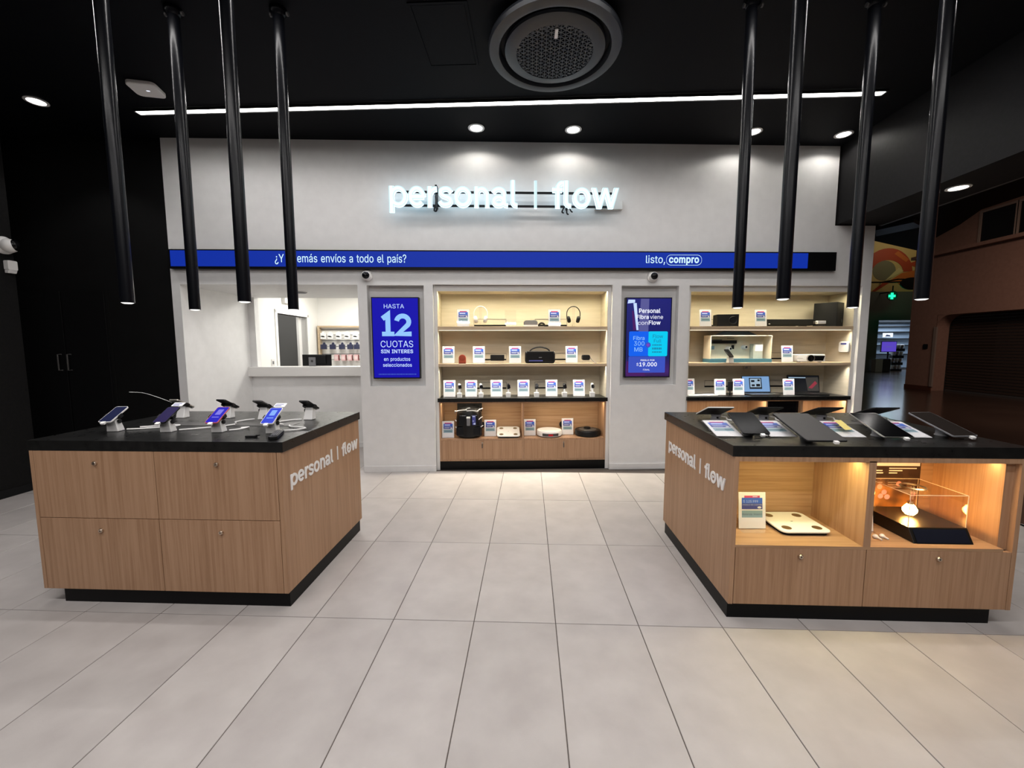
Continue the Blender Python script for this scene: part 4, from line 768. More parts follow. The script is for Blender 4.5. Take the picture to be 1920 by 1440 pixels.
c = price_card_mb(.158, .214, 0, '$ 125.999', 'Balanza Xiaomi'); c.v = [(x, y, z+.004) for x, y, z in c.v]; c.tf(Matrix.Rotation(-.10, 4, 'X')); obj('card', c, CM, t)

# ------------------------------------------------------------------ goods, middle unit
def headphones(loc, label, m, mc):
    t = thing('headphones', label, 'headphones', loc, A)
    p = [(.082*math.cos(a), 0, .155+.090*math.sin(a)) for a in [PI*(i/16) for i in range(17)]]
    p = [(.080, 0, .10)]+p+[(-.080, 0, .10)]
    obj('headband', MB().tube(p, .0055, 8), m, t, smooth=True)
    for s in (-1, 1):
        c = MB().lathe([(0, -.022), (.026, -.02), (.034, -.008), (.034, .010), (.028, .02), (0, .022)], (0, 0, 0), 18, 'x', sy=1.25)
        c.tf(Matrix.Translation((s*.058, 0, .088)) @ Matrix.Rotation(s*.25, 4, 'Y')); obj('ear_cup', c, mc, t, smooth=True)
    return t
def headstand(loc, label):
    t = thing('headphone_stand', label, 'stand', loc, A)
    b = MB().box(-.012, .012, -.03, .03, 0, .236); obj('post', b, M['acrylic'], t); obj('foot', MB().box(-.05, .05, -.045, .045, 0, .004), M['acrylic'], t)
headstand(W(-.575, -.14, 1.747), 'clear acrylic stand holding the white headphones'); headphones(W(-.575, -.14, 1.747), 'white headphones on a clear stand, middle unit top shelf', M['plast'], M['plast'])
headstand(W(.555, -.14, 1.747), 'clear acrylic stand holding the black headphones'); headphones(W(.555, -.14, 1.747), 'black headphones on a clear stand, middle unit top shelf', M['black'], M['black'])
t = thing('acrylic_holder', 'empty clear acrylic sign holder in the middle of the top shelf', 'sign holder', W(-.212, -.14, 1.747), A)
b = MB().box(-.068, .068, -.002, .001, 0, .2); b.tf(Matrix.Rotation(-.12, 4, 'X')); obj('sheet', b, M['acrylic'], t); obj('foot', MB().box(-.068, .068, -.02, .07, 0, .003), M['acrylic'], t)
t = thing('pill_speaker', 'grey rounded portable speaker on the middle unit top shelf', 'speaker', W(.034, -.16, 1.747), A)
obj('grille', MB().rbox(-.085, .085, -.035, .03, .012, .078, .032), M['grey'], t, bevel=.004); obj('base_band', MB().rbox(-.088, .088, -.037, .034, .0, .022, .010), M['plast'], t)
t = thing('security_clip', 'small black security clip with cable beside the grey speaker', 'clip', W(.180, -.19, 1.747), A)
c = MB().tube(spline([(-.05, 0, .012), (-.02, 0, .045), (.015, 0, .04), (.03, 0, .014)], 5), .012, 8); obj('clip', c, M['black'], t, smooth=True)
obj('cable', MB().tube(spline([(.03, 0, .012), (.06, -.02, .006), (.02, -.05, .006), (.08, -.04, .006)], 5), .004, 6), M['black'], t, smooth=True)
t = thing('round_speaker', 'small orange-red round-topped speaker on the middle unit second shelf', 'speaker', W(-.798, -.10, 1.304), A)
ob = [(-.043, 0), (.043, 0)]+[(.043*math.cos(PI*i/14), .066+.043*math.sin(PI*i/14)) for i in range(15)]
obj('body', MB().prism(ob, 'y', -.02, .02), M['amber'], t, bevel=.004); obj('grille', MB().lathe([(.036, 0), (.036, .003), (0, .004)], (0, -.02, .066), 20, 'y'), mat('orange_red_fabric', (.26, .04, .015), .8), t, smooth=True)
obj('foot', MB().box(-.043, .043, -.026, .026, 0, .010), mat('dark_red_plastic', (.12, .015, .01), .5), t)
t = thing('box_speaker', 'small black box speaker on a clear riser left of the boombox', 'speaker', W(-.374, -.14, 1.304), A)
obj('body', MB().box(-.085, .085, -.035, .035, .032, .105), M['mblack'], t, bevel=.008); obj('riser', MB().box(-.08, .08, -.045, .04, 0, .031), M['acrylic'], t)
t = thing('boombox', 'large black boombox speaker with a carrying handle on the second shelf', 'speaker', W(.146, -.14, 1.304), A)
obj('body', MB().rbox(-.180, .180, -.07, .07, 0, .147, .032), M['mblack'], t, bevel=.010)
obj('handle', MB().tube(spline([(-.125, 0, .145), (-.085, 0, .178), (0, 0, .196), (.085, 0, .178), (.125, 0, .145)], 6), .008, 8), M['black'], t, smooth=True)
obj('badge', MB().box(-.018, .018, -.073, -.070, .066, .074), M['grey'], t); obj('light_bar', MB().box(-.138, .03, -.073, -.070, .026, .038), M['scr_lilac'], t)
for s in (-1, 1): obj('end_ring', MB().rbox(s*.165-.006, s*.165+.006, -.0725, .0725, .002, .149, .03, 'x'), M['black'], t)
t = thing('mini_speaker', 'tiny black speaker with a trailing cable at the right end of the second shelf', 'speaker', W(.714, -.14, 1.304), A)
obj('body', MB().rbox(-.048, .048, -.03, .03, .035, .100, .02), M['black'], t, bevel=.004); obj('riser', MB().box(-.04, .04, -.035, .035, 0, .034), M['acrylic'], t)
obj('cable', MB().tube(spline([(.046, 0, .085), (.075, 0, .04), (.11, -.03, .006), (.13, -.04, .005)], 6), .004, 6), M['grey'], t, smooth=True)
# six wearables on white security blocks
WS = [(-.838, 'first'), (-.577, 'second'), (-.243, 'third'), (.105, 'fourth'), (.448, 'fifth'), (.791, 'last')]
for i, (s, nm) in enumerate(WS):
    t = thing('security_stand', f'small white security block under the {nm} watch from left on the black worktop', 'stand', W(s, -.10, .889), A, 'white security blocks on the black worktop')
    obj('block', MB().box(-.029, .029, -.026, .026, 0, .058), M['plast'], t, bevel=.004); obj('neck', MB().prism([(-.014, .058), (.010, .058), (.012, .10), (-.004, .10)], 'x', -.011, .011), M['plast'], t)
    light = i in (0, 1, 5); st = M['plast'] if light else M['black']
    t = thing('smart_watch', f'{nm} watch from left on the black worktop, {"white" if light else "black"} strap, on a white block', 'watch', W(s, -.10, .947), A, 'watches on the black worktop')
    p = [(0, .016+.024*math.cos(a)*.8, .062+.045*math.sin(a)) for a in [2*PI*k/20 for k in range(20)]]
    strap = MB()
    for k in range(20):
        a, b = p[k], p[(k+1) % 20]
        for q in (0,):
            strap.add([(-.013, a[1], a[2]), (.013, a[1], a[2]), (.013, b[1], b[2]), (-.013, b[1], b[2])], [(0, 1, 2, 3)])
    so = obj('strap', strap, st, t, smooth=True); sm = so.modifiers.new('thickness', 'SOLIDIFY'); sm.thickness = .003
    cs = MB().rbox(-.019, .019, -.012, .004, -.024, .024, .016 if i in (1, 5) else .007); cs.tf(Matrix.Translation((.004, -.006, .072)) @ Matrix.Rotation(.45 if i != 3 else -.3, 4, 'Z') @ Matrix.Rotation(-.3, 4, 'X'))
    obj('case', cs, M['gloss'], t, bevel=.002)
# air fryer
t = thing('air_fryer', 'black air fryer wrapped in clear plastic in the middle unit base', 'air fryer', W(-.729, -.190, .3892), A)
obj('body', MB().lathe([(.135, 0), (.158, .02), (.162, .20), (.152, .30), (.128, .36), (.06, .385), (0, .388)], n=32), M['black'], t, smooth=True)
obj('carton_flap', MB().box(-.155, .155, .06, .075, .30, .434), M['mblack'], t)
obj('basket_front', MB().prism([(-.150, .03), (.150, .03), (.150, .148), (-.150, .148)], 'y', -.148, -.10), M['gloss'], t, bevel=.015)
obj('control_panel', MB().prism([(-.130, .152), (.130, .152), (.115, .29), (-.115, .29)], 'y', -.152, -.12), M['gloss'], t, bevel=.01)
obj('handle', MB().box(-.020, .022, -.185, -.148, .165, .262), M['grey'], t, bevel=.006, label='grey handle'); obj('handle_cap', MB().box(-.021, .023, -.187, -.15, .255, .272), M['plast'], t)
lb = MB().rbox(.045, .088, -.154, -.1535, .17, .29, .01); obj('sticker', lb, M['indigo'], t)
obj('sticker_print', MB().box(.050, .080, -.1552, -.1546, .268, .282).box(.050, .068, -.1552, -.1546, .215, .222).box(.062, .086, -.1552, -.1546, .175, .196), M['ink'], t)
wr = MB()
for a, b in (((-.165, -.10, .33), (-.02, -.16, .355)), ((-.02, -.16, .345), (.12, -.13, .335)), ((.10, -.14, .335), (.168, -.06, .36)), ((-.165, -.09, .34), (-.172, -.04, .30)), ((.125, -.145, .235), (.168, -.09, .26)), ((.13, -.14, .12), (.172, -.08, .15)), ((-.168, -.08, .22), (-.15, -.12, .21)), ((-.168, -.07, .135), (-.145, -.125, .125)), ((-.03, -.155, .36), (.02, -.15, .38))):
    A_, B_ = Vector(a), Vector(b); md = (A_+B_)/2+Vector((0, -.012, .008)); wr.tube([A_, md, B_], .006, 5)
obj('plastic_wrap', wr, mat('crumpled_clear_wrap', (.62, .63, .64), .15), t, smooth=True)
# bathroom scales
def scale(loc, rz, w, label, tilt=0.):
    t = thing('bathroom_scale', label, 'scale', loc, rz); t.rotation_euler = (tilt, 0, rz)
    if tilt: obj('prop_foot', MB().box(-.09, .09, w/2-.06, w/2-.045, -.055, 0), M['acrylic'], t)
    obj('base', MB().rbox(-w/2+.012, w/2-.012, -w/2+.012, w/2-.012, 0, .018, .03, 'z'), M['mblack'], t)
    obj('plate', MB().rbox(-w/2, w/2, -w/2, w/2, .016, .026, .038, 'z', n=8), M['plast'], t, bevel=.003)
    for a in (-1, 1):
        for b in (-1, 1): obj('electrode', MB().lathe([(.026, 0), (.026, .001), (0, .001)], (a*(w/2-.055), b*(w/2-.055), .026), 20), mat('bronze_steel', (.30, .22, .12), .35, .8), t)
    obj('mark', MB().box(-.006, .006, -.002, .002, .026, .0268), M['grey'], t)
    return t
scale(W(-.242, -.19, .423), A, .285, 'white bathroom scale in the middle unit base', .235)
scale((1.585, 2.445, .4355), .03, .285, 'white bathroom scale in the lit left niche of the right counter')
def robovac(s, d, r, label, m1, dark):
    t = thing('robot_vacuum', label, 'robot vacuum', W(s, d, .389), A)
    obj('body', MB().lathe([(r-.02, 0), (r, .012), (r, .062), (r-.006, .074), (r-.03, .078), (r-.032, .075), (0, .075)], n=48), m1, t, smooth=True)
    if dark: obj('sensor_tower', MB().lathe([(.042, .075), (.042, .098), (.036, .103), (0, .103)], (0, .02, 0), 24), M['black'], t, smooth=True)
    else:
        bp = MB()
        for i in range(14):
            a0, a1 = [math.radians(232+76*k/14) for k in (i, i+1)]
            bp.add([(math.cos(a)*(r+.003), math.sin(a)*(r+.003), z) for z in (.018, .052) for a in (a0, a1)], [(0, 1, 3, 2)])
        obj('bumper', bp, M['dgrey'], t); obj('red_tag', MB().box(-.028, .028, -r-.006, -r-.003, .022, .045), mat('red_tag', (.5, .01, .02), .4), t)
        obj('skirt', MB().lathe([(r-.01, 0), (r-.004, .011), (0, .011)], n=40), M['dgrey'], t, smooth=True)
    obj('lid', MB().lathe([(r-.045, .0755), (r-.048, .079), (0, .079)], n=40), m1 if not dark else M['dgrey'], t, smooth=True)
robovac(.275, -.20, .158, 'white round robot vacuum in the middle unit base', M['plast'], False)
robovac(.762, -.20, .158, 'black round robot vacuum in the middle unit base', M['black'], True)
for s, lb in ((.466, 'round black cable grommet on the oak back panel above the white robot vacuum'), (-.577, 'round black cable grommet on the oak back panel behind the air fryer')):
    tag(obj('cable_grommet', MB().lathe([(.040, 0), (.040, .008), (.030, .012), (0, .012)], n=24, axis='y'), M['black'], None, W(s, -.36, .50), (0, 0, A), smooth=True), lb, 'grommet')

# ------------------------------------------------------------------ goods, right unit
t = thing('satellite_speaker', 'small black cube-like speaker at the left of the right unit top shelf', 'speaker', W(2.463, -.16, 1.747), A-.18)
obj('cabinet', MB().box(-.125, .125, -.06, .10, 0, .148), M['mblack'], t, bevel=.004); obj('driver', MB().lathe([(.050, 0), (.046, .003), (.02, -.004), (0, -.004)], (.06, -.0605, .074), 24, 'y'), M['black'], t, smooth=True)
t = thing('soundbar', 'long black soundbar on the right unit top shelf', 'soundbar', W(3.255, -.25, 1.747), A)
obj('body', MB().box(-.32, .36, -.045, .045, .016, .094), M['mblack'], t, bevel=.006); obj('badge', MB().box(-.225, -.205, -.0465, -.045, .032, .040), M['plast'], t)
obj('foot', MB().box(-.30, -.25, -.04, .04, 0, .016).box(.22, .27, -.04, .04, 0, .016), M['black'], t)
t = thing('subwoofer', 'tall black subwoofer cube at the right end of the top shelf', 'speaker', W(3.780, -.185, 1.747), A+.55)
obj('cabinet', MB().box(-.10, .10, -.12, .13, 0, .292), M['mblack'], t, bevel=.004); obj('port', MB().lathe([(.024, 0), (.024, .002), (.017, -.003), (0, -.003)], (.05, -.1205, .07), 20, 'y'), M['black'], t, smooth=True)
t = thing('power_adapter', 'white power adapter lying at the right end of the soundbar', 'adapter', W(3.60, -.09, 1.747), A)
obj('body', MB().box(-.045, .06, -.02, .02, .03, .068), M['plast'], t, bevel=.005); obj('riser', MB().box(-.04, .05, -.02, .02, 0, .03), M['acrylic'], t)
for z in (.04, .056): obj('prong', MB().tube([(-.045, 0, z), (-.085, 0, z)], .003, 6), M['steel'], t)
t = thing('camera_kit_box', 'white open display box with a camera kit and teal base band on the second shelf', 'box', W(2.64, -.17, 1.304), A)
b = MB().box(-.385, .385, .11, .12, 0, .335); b.box(-.385, -.378, -.06, .11, .035, .335); b.box(.378, .385, -.06, .11, .035, .335); b.box(-.378, .378, -.06, .11, .328, .335)
obj('tray', b, mat('white_box_board', (.86, .74, .55), .5), t); obj('base_band', MB().box(-.39, .39, -.065, .12, 0, .045), mat('teal_box_board', (.05, .17, .24), .5), t)
obj('lid_flap', MB().prism([(-.32, .336), (.24, .336), (.12, .385), (-.20, .385)], 'y', .0, .01), mat('navy_box_board', (.016, .035, .06), .5), t)
obj('recorder', MB().box(-.29, .02, .075, .11, .235, .275), M['black'], t); obj('recorder_lid', MB().box(-.29, -.18, .06, .11, .270, .285), M['dgrey'], t)
obj('print', MB().box(-.295, -.25, .106, .11, .16, .205), M['teal'], t); obj('print', MB().box(-.03, .006, .106, .11, .165, .215), M['black'], t); obj('print', MB().box(-.09, .0, .106, .11, .300, .306), M['dgrey'], t)
for x, z in ((-.345, .17), (-.075, .17), (.125, .19)):
    k = obj('kit_camera', MB().lathe([(0, .05), (.02, .047), (.026, .02), (.02, 0), (.03, -.02)], (x, .09, z), 16, 'y'), M['plast'], t, smooth=True); obj('lens', MB().lathe([(.014, 0), (.010, .004), (0, .005)], (x, .04, z), 12, 'y'), M['gloss'], k, smooth=True)
obj('divider', MB().box(.205, .325, .02, .10, .045, .23), mat('grey_green_board', (.42, .43, .36), .6), t); obj('leaflet', MB().box(.225, .32, .015, .02, .14, .225), M['card'], t)
t = thing('phone_stand', 'pale wedge stand holding a black phone in front of the white kit box', 'phone stand', W(2.475, -.06, 1.304), A)
obj('wedge', MB().prism([(-.035, 0), (.03, 0), (.005, .088), (-.02, .075)], 'x', -.032, .032), mat('pale_grey_plastic', (.62, .58, .50), .4), t, bevel=.003)
t = thing('smartphone', 'black phone leaning on a pale stand in front of the white kit box', 'phone', W(2.465, -.06, 1.412), A+.35)
b = MB().rbox(-.038, .038, -.004, .004, -.05, .075, .01); b.tf(Matrix.Rotation(-.75, 4, 'X')); obj('body', b, M['black'], t); b = MB().box(-.034, .034, -.0052, -.004, -.046, .071); b.tf(Matrix.Rotation(-.75, 4, 'X')); obj('screen', b, M['gloss'], t)
t = thing('projector', 'white projector with a black front and round lens on the right unit second shelf', 'projector', W(3.53, -.17, 1.304), A-.1)
obj('body', MB().rbox(-.165, .165, -.075, .10, .008, .098, .012), M['plast'], t, bevel=.004); obj('front', MB().prism([(-.04, .02), (.14, .02), (.16, .082), (-.02, .082)], 'y', -.078, -.074), M['gloss'], t)
obj('lens', MB().lathe([(.045, 0), (.045, .012), (.036, .014), (.032, .004), (.012, .006), (0, .007)], (-.012, -.076, .050), 24, 'y'), M['gloss'], t, smooth=True); obj('lens_ring', MB().lathe([(.046, 0), (.046, .013), (.040, .015), (.040, 0)], (-.012, -.076, .050), 24, 'y'), M['steel'], t, smooth=True)
obj('foot', MB().box(-.14, -.11, -.05, -.02, 0, .008).box(.11, .14, -.05, -.02, 0, .008), M['black'], t); obj('seam', MB().box(-.168, -.10, -.0765, -.0755, .050, .053), M['grey'], t)
p = W(3.972, -.13, 1.425)
t = thing('alarm_panel', 'white rounded alarm keypad on the right side panel of the right shelf unit', 'alarm panel', p, A-PI/2)
obj('body', MB().rbox(-.075, .075, -.022, 0, 0, .135, .028), M['plast'], t, bevel=.005); obj('window', MB().rbox(-.042, .042, -.024, -.0215, .098, .116, .006), M['indigo'], t)
t = thing('keyboard', 'white keyboard lying at the left front of the right unit worktop', 'keyboard', W(2.165, -.13, .889), A)
obj('body', MB().box(-.19, .19, -.06, .06, 0, .014), M['plast'], t, bevel=.003)
kb = MB()
for i in range(14):
    for j in range(4): kb.box(-.182+i*.026, -.160+i*.026, -.05+j*.026, -.028+j*.026, .014, .018)
obj('keys', kb, M['plast'], t, kind='stuff')
t = thing('webcam', 'black upright webcam on a small foot between two price signs', 'webcam', W(2.518, -.10, .889), A)
obj('body', MB().box(-.030, .030, -.012, .012, .062, .182), M['mblack'], t, bevel=.004); obj('stem', MB().lathe([(.007, .006), (.007, .062)], n=10), M['black'], t); obj('foot', MB().lathe([(.030, 0), (.030, .005), (.010, .008), (0, .008)], n=18), M['black'], t, smooth=True)
def laptop(loc, rz, w, d, h, label, body, scr):
    t = thing('laptop', label, 'laptop', loc, rz)
    obj('base', MB().rbox(-w/2, w/2, -d/2, d/2, .002, .016, .012, 'z'), body, t); kb = MB()
    for j in range(5):
        for i in range(12): kb.box(-w*.44+i*w*.0735, -w*.44+(i*.0735+.062)*w, d*.02+j*d*.08, d*.02+(j*.08+.066)*d, .016, .0175)
    obj('keys', kb, M['black'], t, kind='stuff'); R = Matrix.Translation((0, d/2-.004, .014)) @ Matrix.Rotation(-.22, 4, 'X')
    b = MB().rbox(-w/2, w/2, 0, .006, 0, h, .008); b.tf(R); obj('lid', b, M['black'] if scr else body, t)
    b = MB().box(-w/2+.008, w/2-.008, -.001, 0, .014, h-.008); b.tf(R); obj('screen', b, M['lap_blue'] if scr else M['lap_dark'], t)
    return t, R
t, R = laptop(W(2.985, -.20, .889), A, .37, .20, .222, 'open silver laptop with a light blue screen on the right unit worktop', M['steel'], True)
b = MB().box(-.09, .075, -.002, -.001, .05, .195, 0); b.box(-.078, .062, -.003, -.002, .072, .185, 1)
for q in ((-.065, -.02, .14, .165), (-.06, -.02, .085, .11), (.02, .05, .15, .175), (.0, .05, .082, .115)): b.box(q[0], q[1], -.004, -.003, q[2], q[3], 0)
b.tf(R); obj('window', b, [M['lap_dark'], M['lap_pale']], t)
t, R = laptop(W(3.60, -.21, .889), A-.22, .38, .24, .225, 'open black laptop with a dark screen at the right end of the right unit worktop', M['black'], False)
b = MB().box(-.17, .03, -.002, -.001, .186, .198, 0); b.add([(.06, -.002, .06), (.10, -.002, .05), (.165, -.002, .12), (.14, -.002, .15)], [(0, 1, 2, 3)], 1); b.add([(.05, -.0015, .02), (.18, -.0015, .02), (.175, -.0015, .20), (.03, -.0015, .195)], [(0, 1, 2, 3)], 2)
for k in range(4): b.box(-.06, .02, -.002, -.001, .09+k*.02, .093+k*.02, 3)
b.tf(R); obj('window', b, [M['lap_pale'], glow('screen_red', (.28, .03, .05)), glow('screen_grey', (.05, .045, .04)), M['lap_dark']], t)
t = thing('wall_outlet', 'small pale power outlet on the back panel above the right unit worktop', 'outlet', W(2.92, -.425, 1.20), A)
obj('plate', MB().box(-.05, .05, -.01, 0, 0, .05), mat('beige_plastic', (.42, .37, .30), .5), t, bevel=.003); obj('socket', MB().box(-.03, .0, -.012, -.01, .012, .038), M['grey'], t)
t = thing('television', 'black television panel in the middle of the right unit base', 'television', W(3.183, -.10, .3885), A)
obj('panel', MB().box(-.208, .208, -.012, .012, .03, .435), M['gloss'], t); obj('foot', MB().box(-.10, .10, -.05, .05, 0.0005, .03), M['black'], t)
t = tag(obj('cable_coil', MB().tube([(2.08+.05*math.cos(k*.5), .20+.03*math.sin(k*.5), .396+.003*k) for k in range(34)], .006, 6), M['black'], None, W(0, -.0, .0), (0, 0, A), smooth=True), 'coil of black cable at the left end of the right unit base', 'cable')

# ================================================================== COUNTERS
def lock(parent, x, y, z):
    b = MB().lathe([(.013, 0), (.013, .008), (.010, .012), (.004, .012), (.003, .004), (0, .004)], (x, y, z), 18, 'y')
    obj('lock', b, M['brass'], parent, smooth=True)
# left counter
t = thing('display_counter', 'oak counter with four drawers and black top at left, phones on top', 'counter', (-2.87, 2.19, 0))
L, D = 1.485, 1.045
obj('left_panel', MB().box(0, .022, 0, D, .092, .925), M['wood'], t, bevel=.001)
rp = obj('right_panel', MB().box(L-.026, L, 0, D, .092, .925), M['wood'], t, bevel=.001)
obj('back_panel', MB().box(.022, L-.026, D-.02, D, .092, .925), M['wood'], t)
obj('core', MB().box(.022, L-.026, .03, D-.02, .092, .925), M['mblack'], t)
for a, b in ((.025, .741), (.7445, L-.029)):
    for c, d_ in ((.092, .5255), (.529, .925)):
        dw = obj('drawer', MB().box(a, b, 0, .022, c, d_), M['wood'], t, bevel=.001); lock(dw, (a+b)/2+.01, 0, d_-.07)
obj('countertop', MB().box(-.005, L+.012, -.002, D+.005, .926, .985), M['counter'], t, bevel=.002)
obj('plinth', MB().box(.098, L-.006, .022, D-.03, 0, .092), M['plinth'], t)
obj('cable_channel', MB().box(.30, 1.28, .445, .555, .985, .9865).box(.30, 1.28, .452, .548, .9865, .9872), M['dgrey'], t)
lg = bpy.data.objects.new('logo_lettering', None); C.objects.link(lg); lg.parent = t
lg.location = (L+.0005, .072, .700); lg.rotation_euler = (0, 0, PI/2)
M['letter'] = mat('white_acrylic_letter', (.84, .83, .83), .35)
# right counter
t2 = thing('display_counter', 'oak counter with two lit niches and black top at right, tablets on top', 'counter', (1.105, 2.19, 0))
L2, D2 = 1.49, 1.10
obj('left_panel', MB().box(0, .024, 0, D2, .092, .925), M['wood'], t2, bevel=.001)
obj('right_panel', MB().box(L2-.07, L2-.024, .03, D2, .092, .925).box(L2-.024, L2, 0, D2, .092, .925), M['wood'], t2)
obj('divider', MB().box(.697, .735, .0, .41, .434, .905), M['wood'], t2)
obj('niche_floor', MB().box(.024, L2-.07, 0, .42, .418, .434), M['wood_y'], t2)
obj('niche_back', MB().box(.024, L2-.07, .41, .43, .434, .925), M['wood_y'], t2)
obj('niche_ceiling', MB().box(.024, L2-.07, .07, .41, .897, .905), M['wood_y'], t2)
obj('top_rail', MB().box(.024, L2-.024, .0, .03, .899, .925).box(.024, L2-.07, .03, .41, .906, .925), M['wood'], t2)
for a, b in ((.03, .69), (.742, 1.415)): obj('light_strip', MB().box(a, b, .060, .074, .896, .9045), M['lamp_soft'], t2)
obj('core', MB().box(.024, L2-.07, .43, D2-.02, .092, .925).box(.024, L2-.024, .03, .43, .10, .417), M['mblack'], t2)
obj('back_panel', MB().box(.024, L2-.024, D2-.02, D2, .092, .925), M['wood'], t2)
for a, b in ((.027, .716), (.720, L2-.027)):
    dw = obj('drawer', MB().box(a, b, 0, .022, .094, .417), M['wood'], t2, bevel=.001); lock(dw, (a+b)/2, 0, .375)
obj('countertop', MB().box(-.014, L2+.02, -.002, D2+.01, .926, .985), M['counter'], t2, bevel=.002)
obj('plinth', MB().box(.006, L2-.082, .022, D2-.03, 0, .092), M['plinth'], t2)
obj('cable_channel', MB().box(.10, 1.40, .62, .72, .985, .9865), M['dgrey'], t2)
lg2 = bpy.data.objects.new('logo_lettering', None); C.objects.link(lg2); lg2.parent = t2
lg2.location = (-.0005, 1.017, .697); lg2.rotation_euler = (0, 0, -PI/2)
# letters sit straight on the side panels: x of the lettering runs along the panel
LS = .93/3445
logo(lg, [M['letter']]*2, LS, .004, zs=.92, hw=31); logo(lg2, [M['letter']]*2, LS, .004, zs=.92, hw=31)

# ------------------------------------------------------------------ phones on the left counter
CT = .9853
def phone_stand(loc, rz, label):
    t = thing('phone_stand', label, 'phone stand', loc, rz, 'phone stands on the left counter')
    b = MB(); zb, zt = 0.0005, .070
    bo = [(-.034, -.026), (.034, -.026), (.034, .028), (-.034, .028)]; to = [(-.027, -.032), (.027, -.032), (.027, .002), (-.027, .002)]
    b.add([(x, y, zb) for x, y in bo]+[(x, y, zt+(.02 if y > 0 else 0)) for x, y in to], [(0, 3, 2, 1), (4, 5, 6, 7), (0, 1, 5, 4), (1, 2, 6, 5), (2, 3, 7, 6), (3, 0, 4, 7)])
    obj('wedge', b, M['plast'], t, bevel=.004)
    cl = MB().lathe([(.010, 0), (.013, .004), (.013, .012), (0, .014)], (.0275, -.010, .064), 14, 'x'); obj('button', cl, M['black'], t, smooth=True)
    R = Matrix.Translation((0, -.004, .0962)) @ Matrix.Rotation(.49, 4, 'X')
    c = MB()
    for s in (-1, 1): c.box(s*.0425-.004, s*.0425+.004, -.016, .012, -.008, .012)
    c.box(-.041, .041, -.016, .012, -.0115, -.0055); c.tf(R); obj('clamp', c, M['black'], t)
    return t
def smartphone(loc, rz, label, body, scr, extra=None):
    t = thing('smartphone', label, 'phone', loc, rz, 'phones on the left counter'); R = Matrix.Rotation(.49, 4, 'X')
    b = MB().rbox(-.037, .037, -.08, .08, -.004, .004, .010, 'z'); b.tf(R); obj('body', b, body, t)
    b = MB().rbox(-.0345, .0345, -.0765, .0765, .004, .0046, .008, 'z'); b.tf(R); obj('screen', b, scr, t)
    if extra: b = MB().rbox(-.016, .016, -.002, .052, .0048, .0052, .003, 'z'); b.tf(R); obj('screen_icon', b, extra, t); b = MB().box(-.02, .02, -.03, -.022, .0048, .0052); b.tf(R); obj('screen_line', b, extra, t)
    b = MB().rbox(-.012, .012, -.098, -.076, -.005, .006, .004, 'z'); b.tf(R); obj('plug', b, M['plast'], t, label='white charging plug')
    return t
def phone_tag(loc, label):
    t = thing('label_tag', label, 'label', loc, 0); R = Matrix.Rotation(.49, 4, 'X')
    b = MB().rbox(-.036, .036, 0, .04, 0, .0015, .004, 'z'); b.tf(R); obj('card', b, M['card'], t); b = MB().box(-.03, .012, .008, .016, .0016, .0019).box(-.03, .02, .024, .030, .0016, .0019); b.tf(R); obj('print', b, M['indigo'], t)
M['navy_scr'] = mat('phone_screen_navy', (.012, .014, .035), .12, emis=(.010, .014, .045), estr=.55)
M['vio_scr'] = glow('phone_screen_dark_violet', (.012, .004, .07)); M['blu_scr'] = glow('phone_screen_blue', (.012, .010, .52)); M['sky_scr'] = glow('phone_screen_sky', (.02, .05, .66))
M['icon'] = glow('phone_icon_lilac', (.22, .20, .80)); M['icon2'] = glow('phone_icon_sky', (.22, .42, 1.)); M['rose'] = mat('rose_phone_body', (.60, .14, .16), .35); M['slv'] = mat('silver_phone_body', (.55, .52, .46), .3, .6)
cab = M['cable']
ORD = ['first', 'second', 'third', 'fourth']
PF = [(-2.618, 2.455, 'white phone with a dark screen', M['plast'], M['navy_scr'], None), (-2.262, 2.445, 'black phone with a dark violet screen', M['black'], M['vio_scr'], None),
      (-1.937, 2.450, 'rose-edged phone with a blue screen', M['rose'], M['blu_scr'], M['icon']), (-1.578, 2.430, 'white phone with a bright blue screen', M['plast'], M['sky_scr'], M['icon2'])]
for i, (x, y, lb, bd, s_, ic) in enumerate(PF):
    phone_stand((x, y, CT), .12, f'white phone stand on the left counter, {ORD[i]} from left in the front row')
    smartphone((x, y-.004, CT+.106), .12, f'{lb} on the left counter, {ORD[i]} in the front row', bd, s_, ic)
    if i in (1, 3): phone_tag((x, y+.07, CT+.150), f'white label tag above the {ORD[i]} phone in the left counter front row')
PB = [(-2.605, 2.945, 'silver phone seen from behind', M['slv']), (-2.25, 2.945, 'black phone seen from behind', M['black']), (-1.945, 2.90, 'grey-backed phone seen from behind', M['dgrey']), (-1.603, 2.90, 'black phone seen from behind', M['black'])]
for i, (x, y, lb, bd) in enumerate(PB):
    phone_stand((x, y, CT), PI-.05, f'white phone stand on the left counter, {ORD[i]} from left in the back row')
    smartphone((x, y+.004, CT+.106), PI-.05, f'{lb} on the left counter, {ORD[i]} in the back row', bd, M['gloss'])
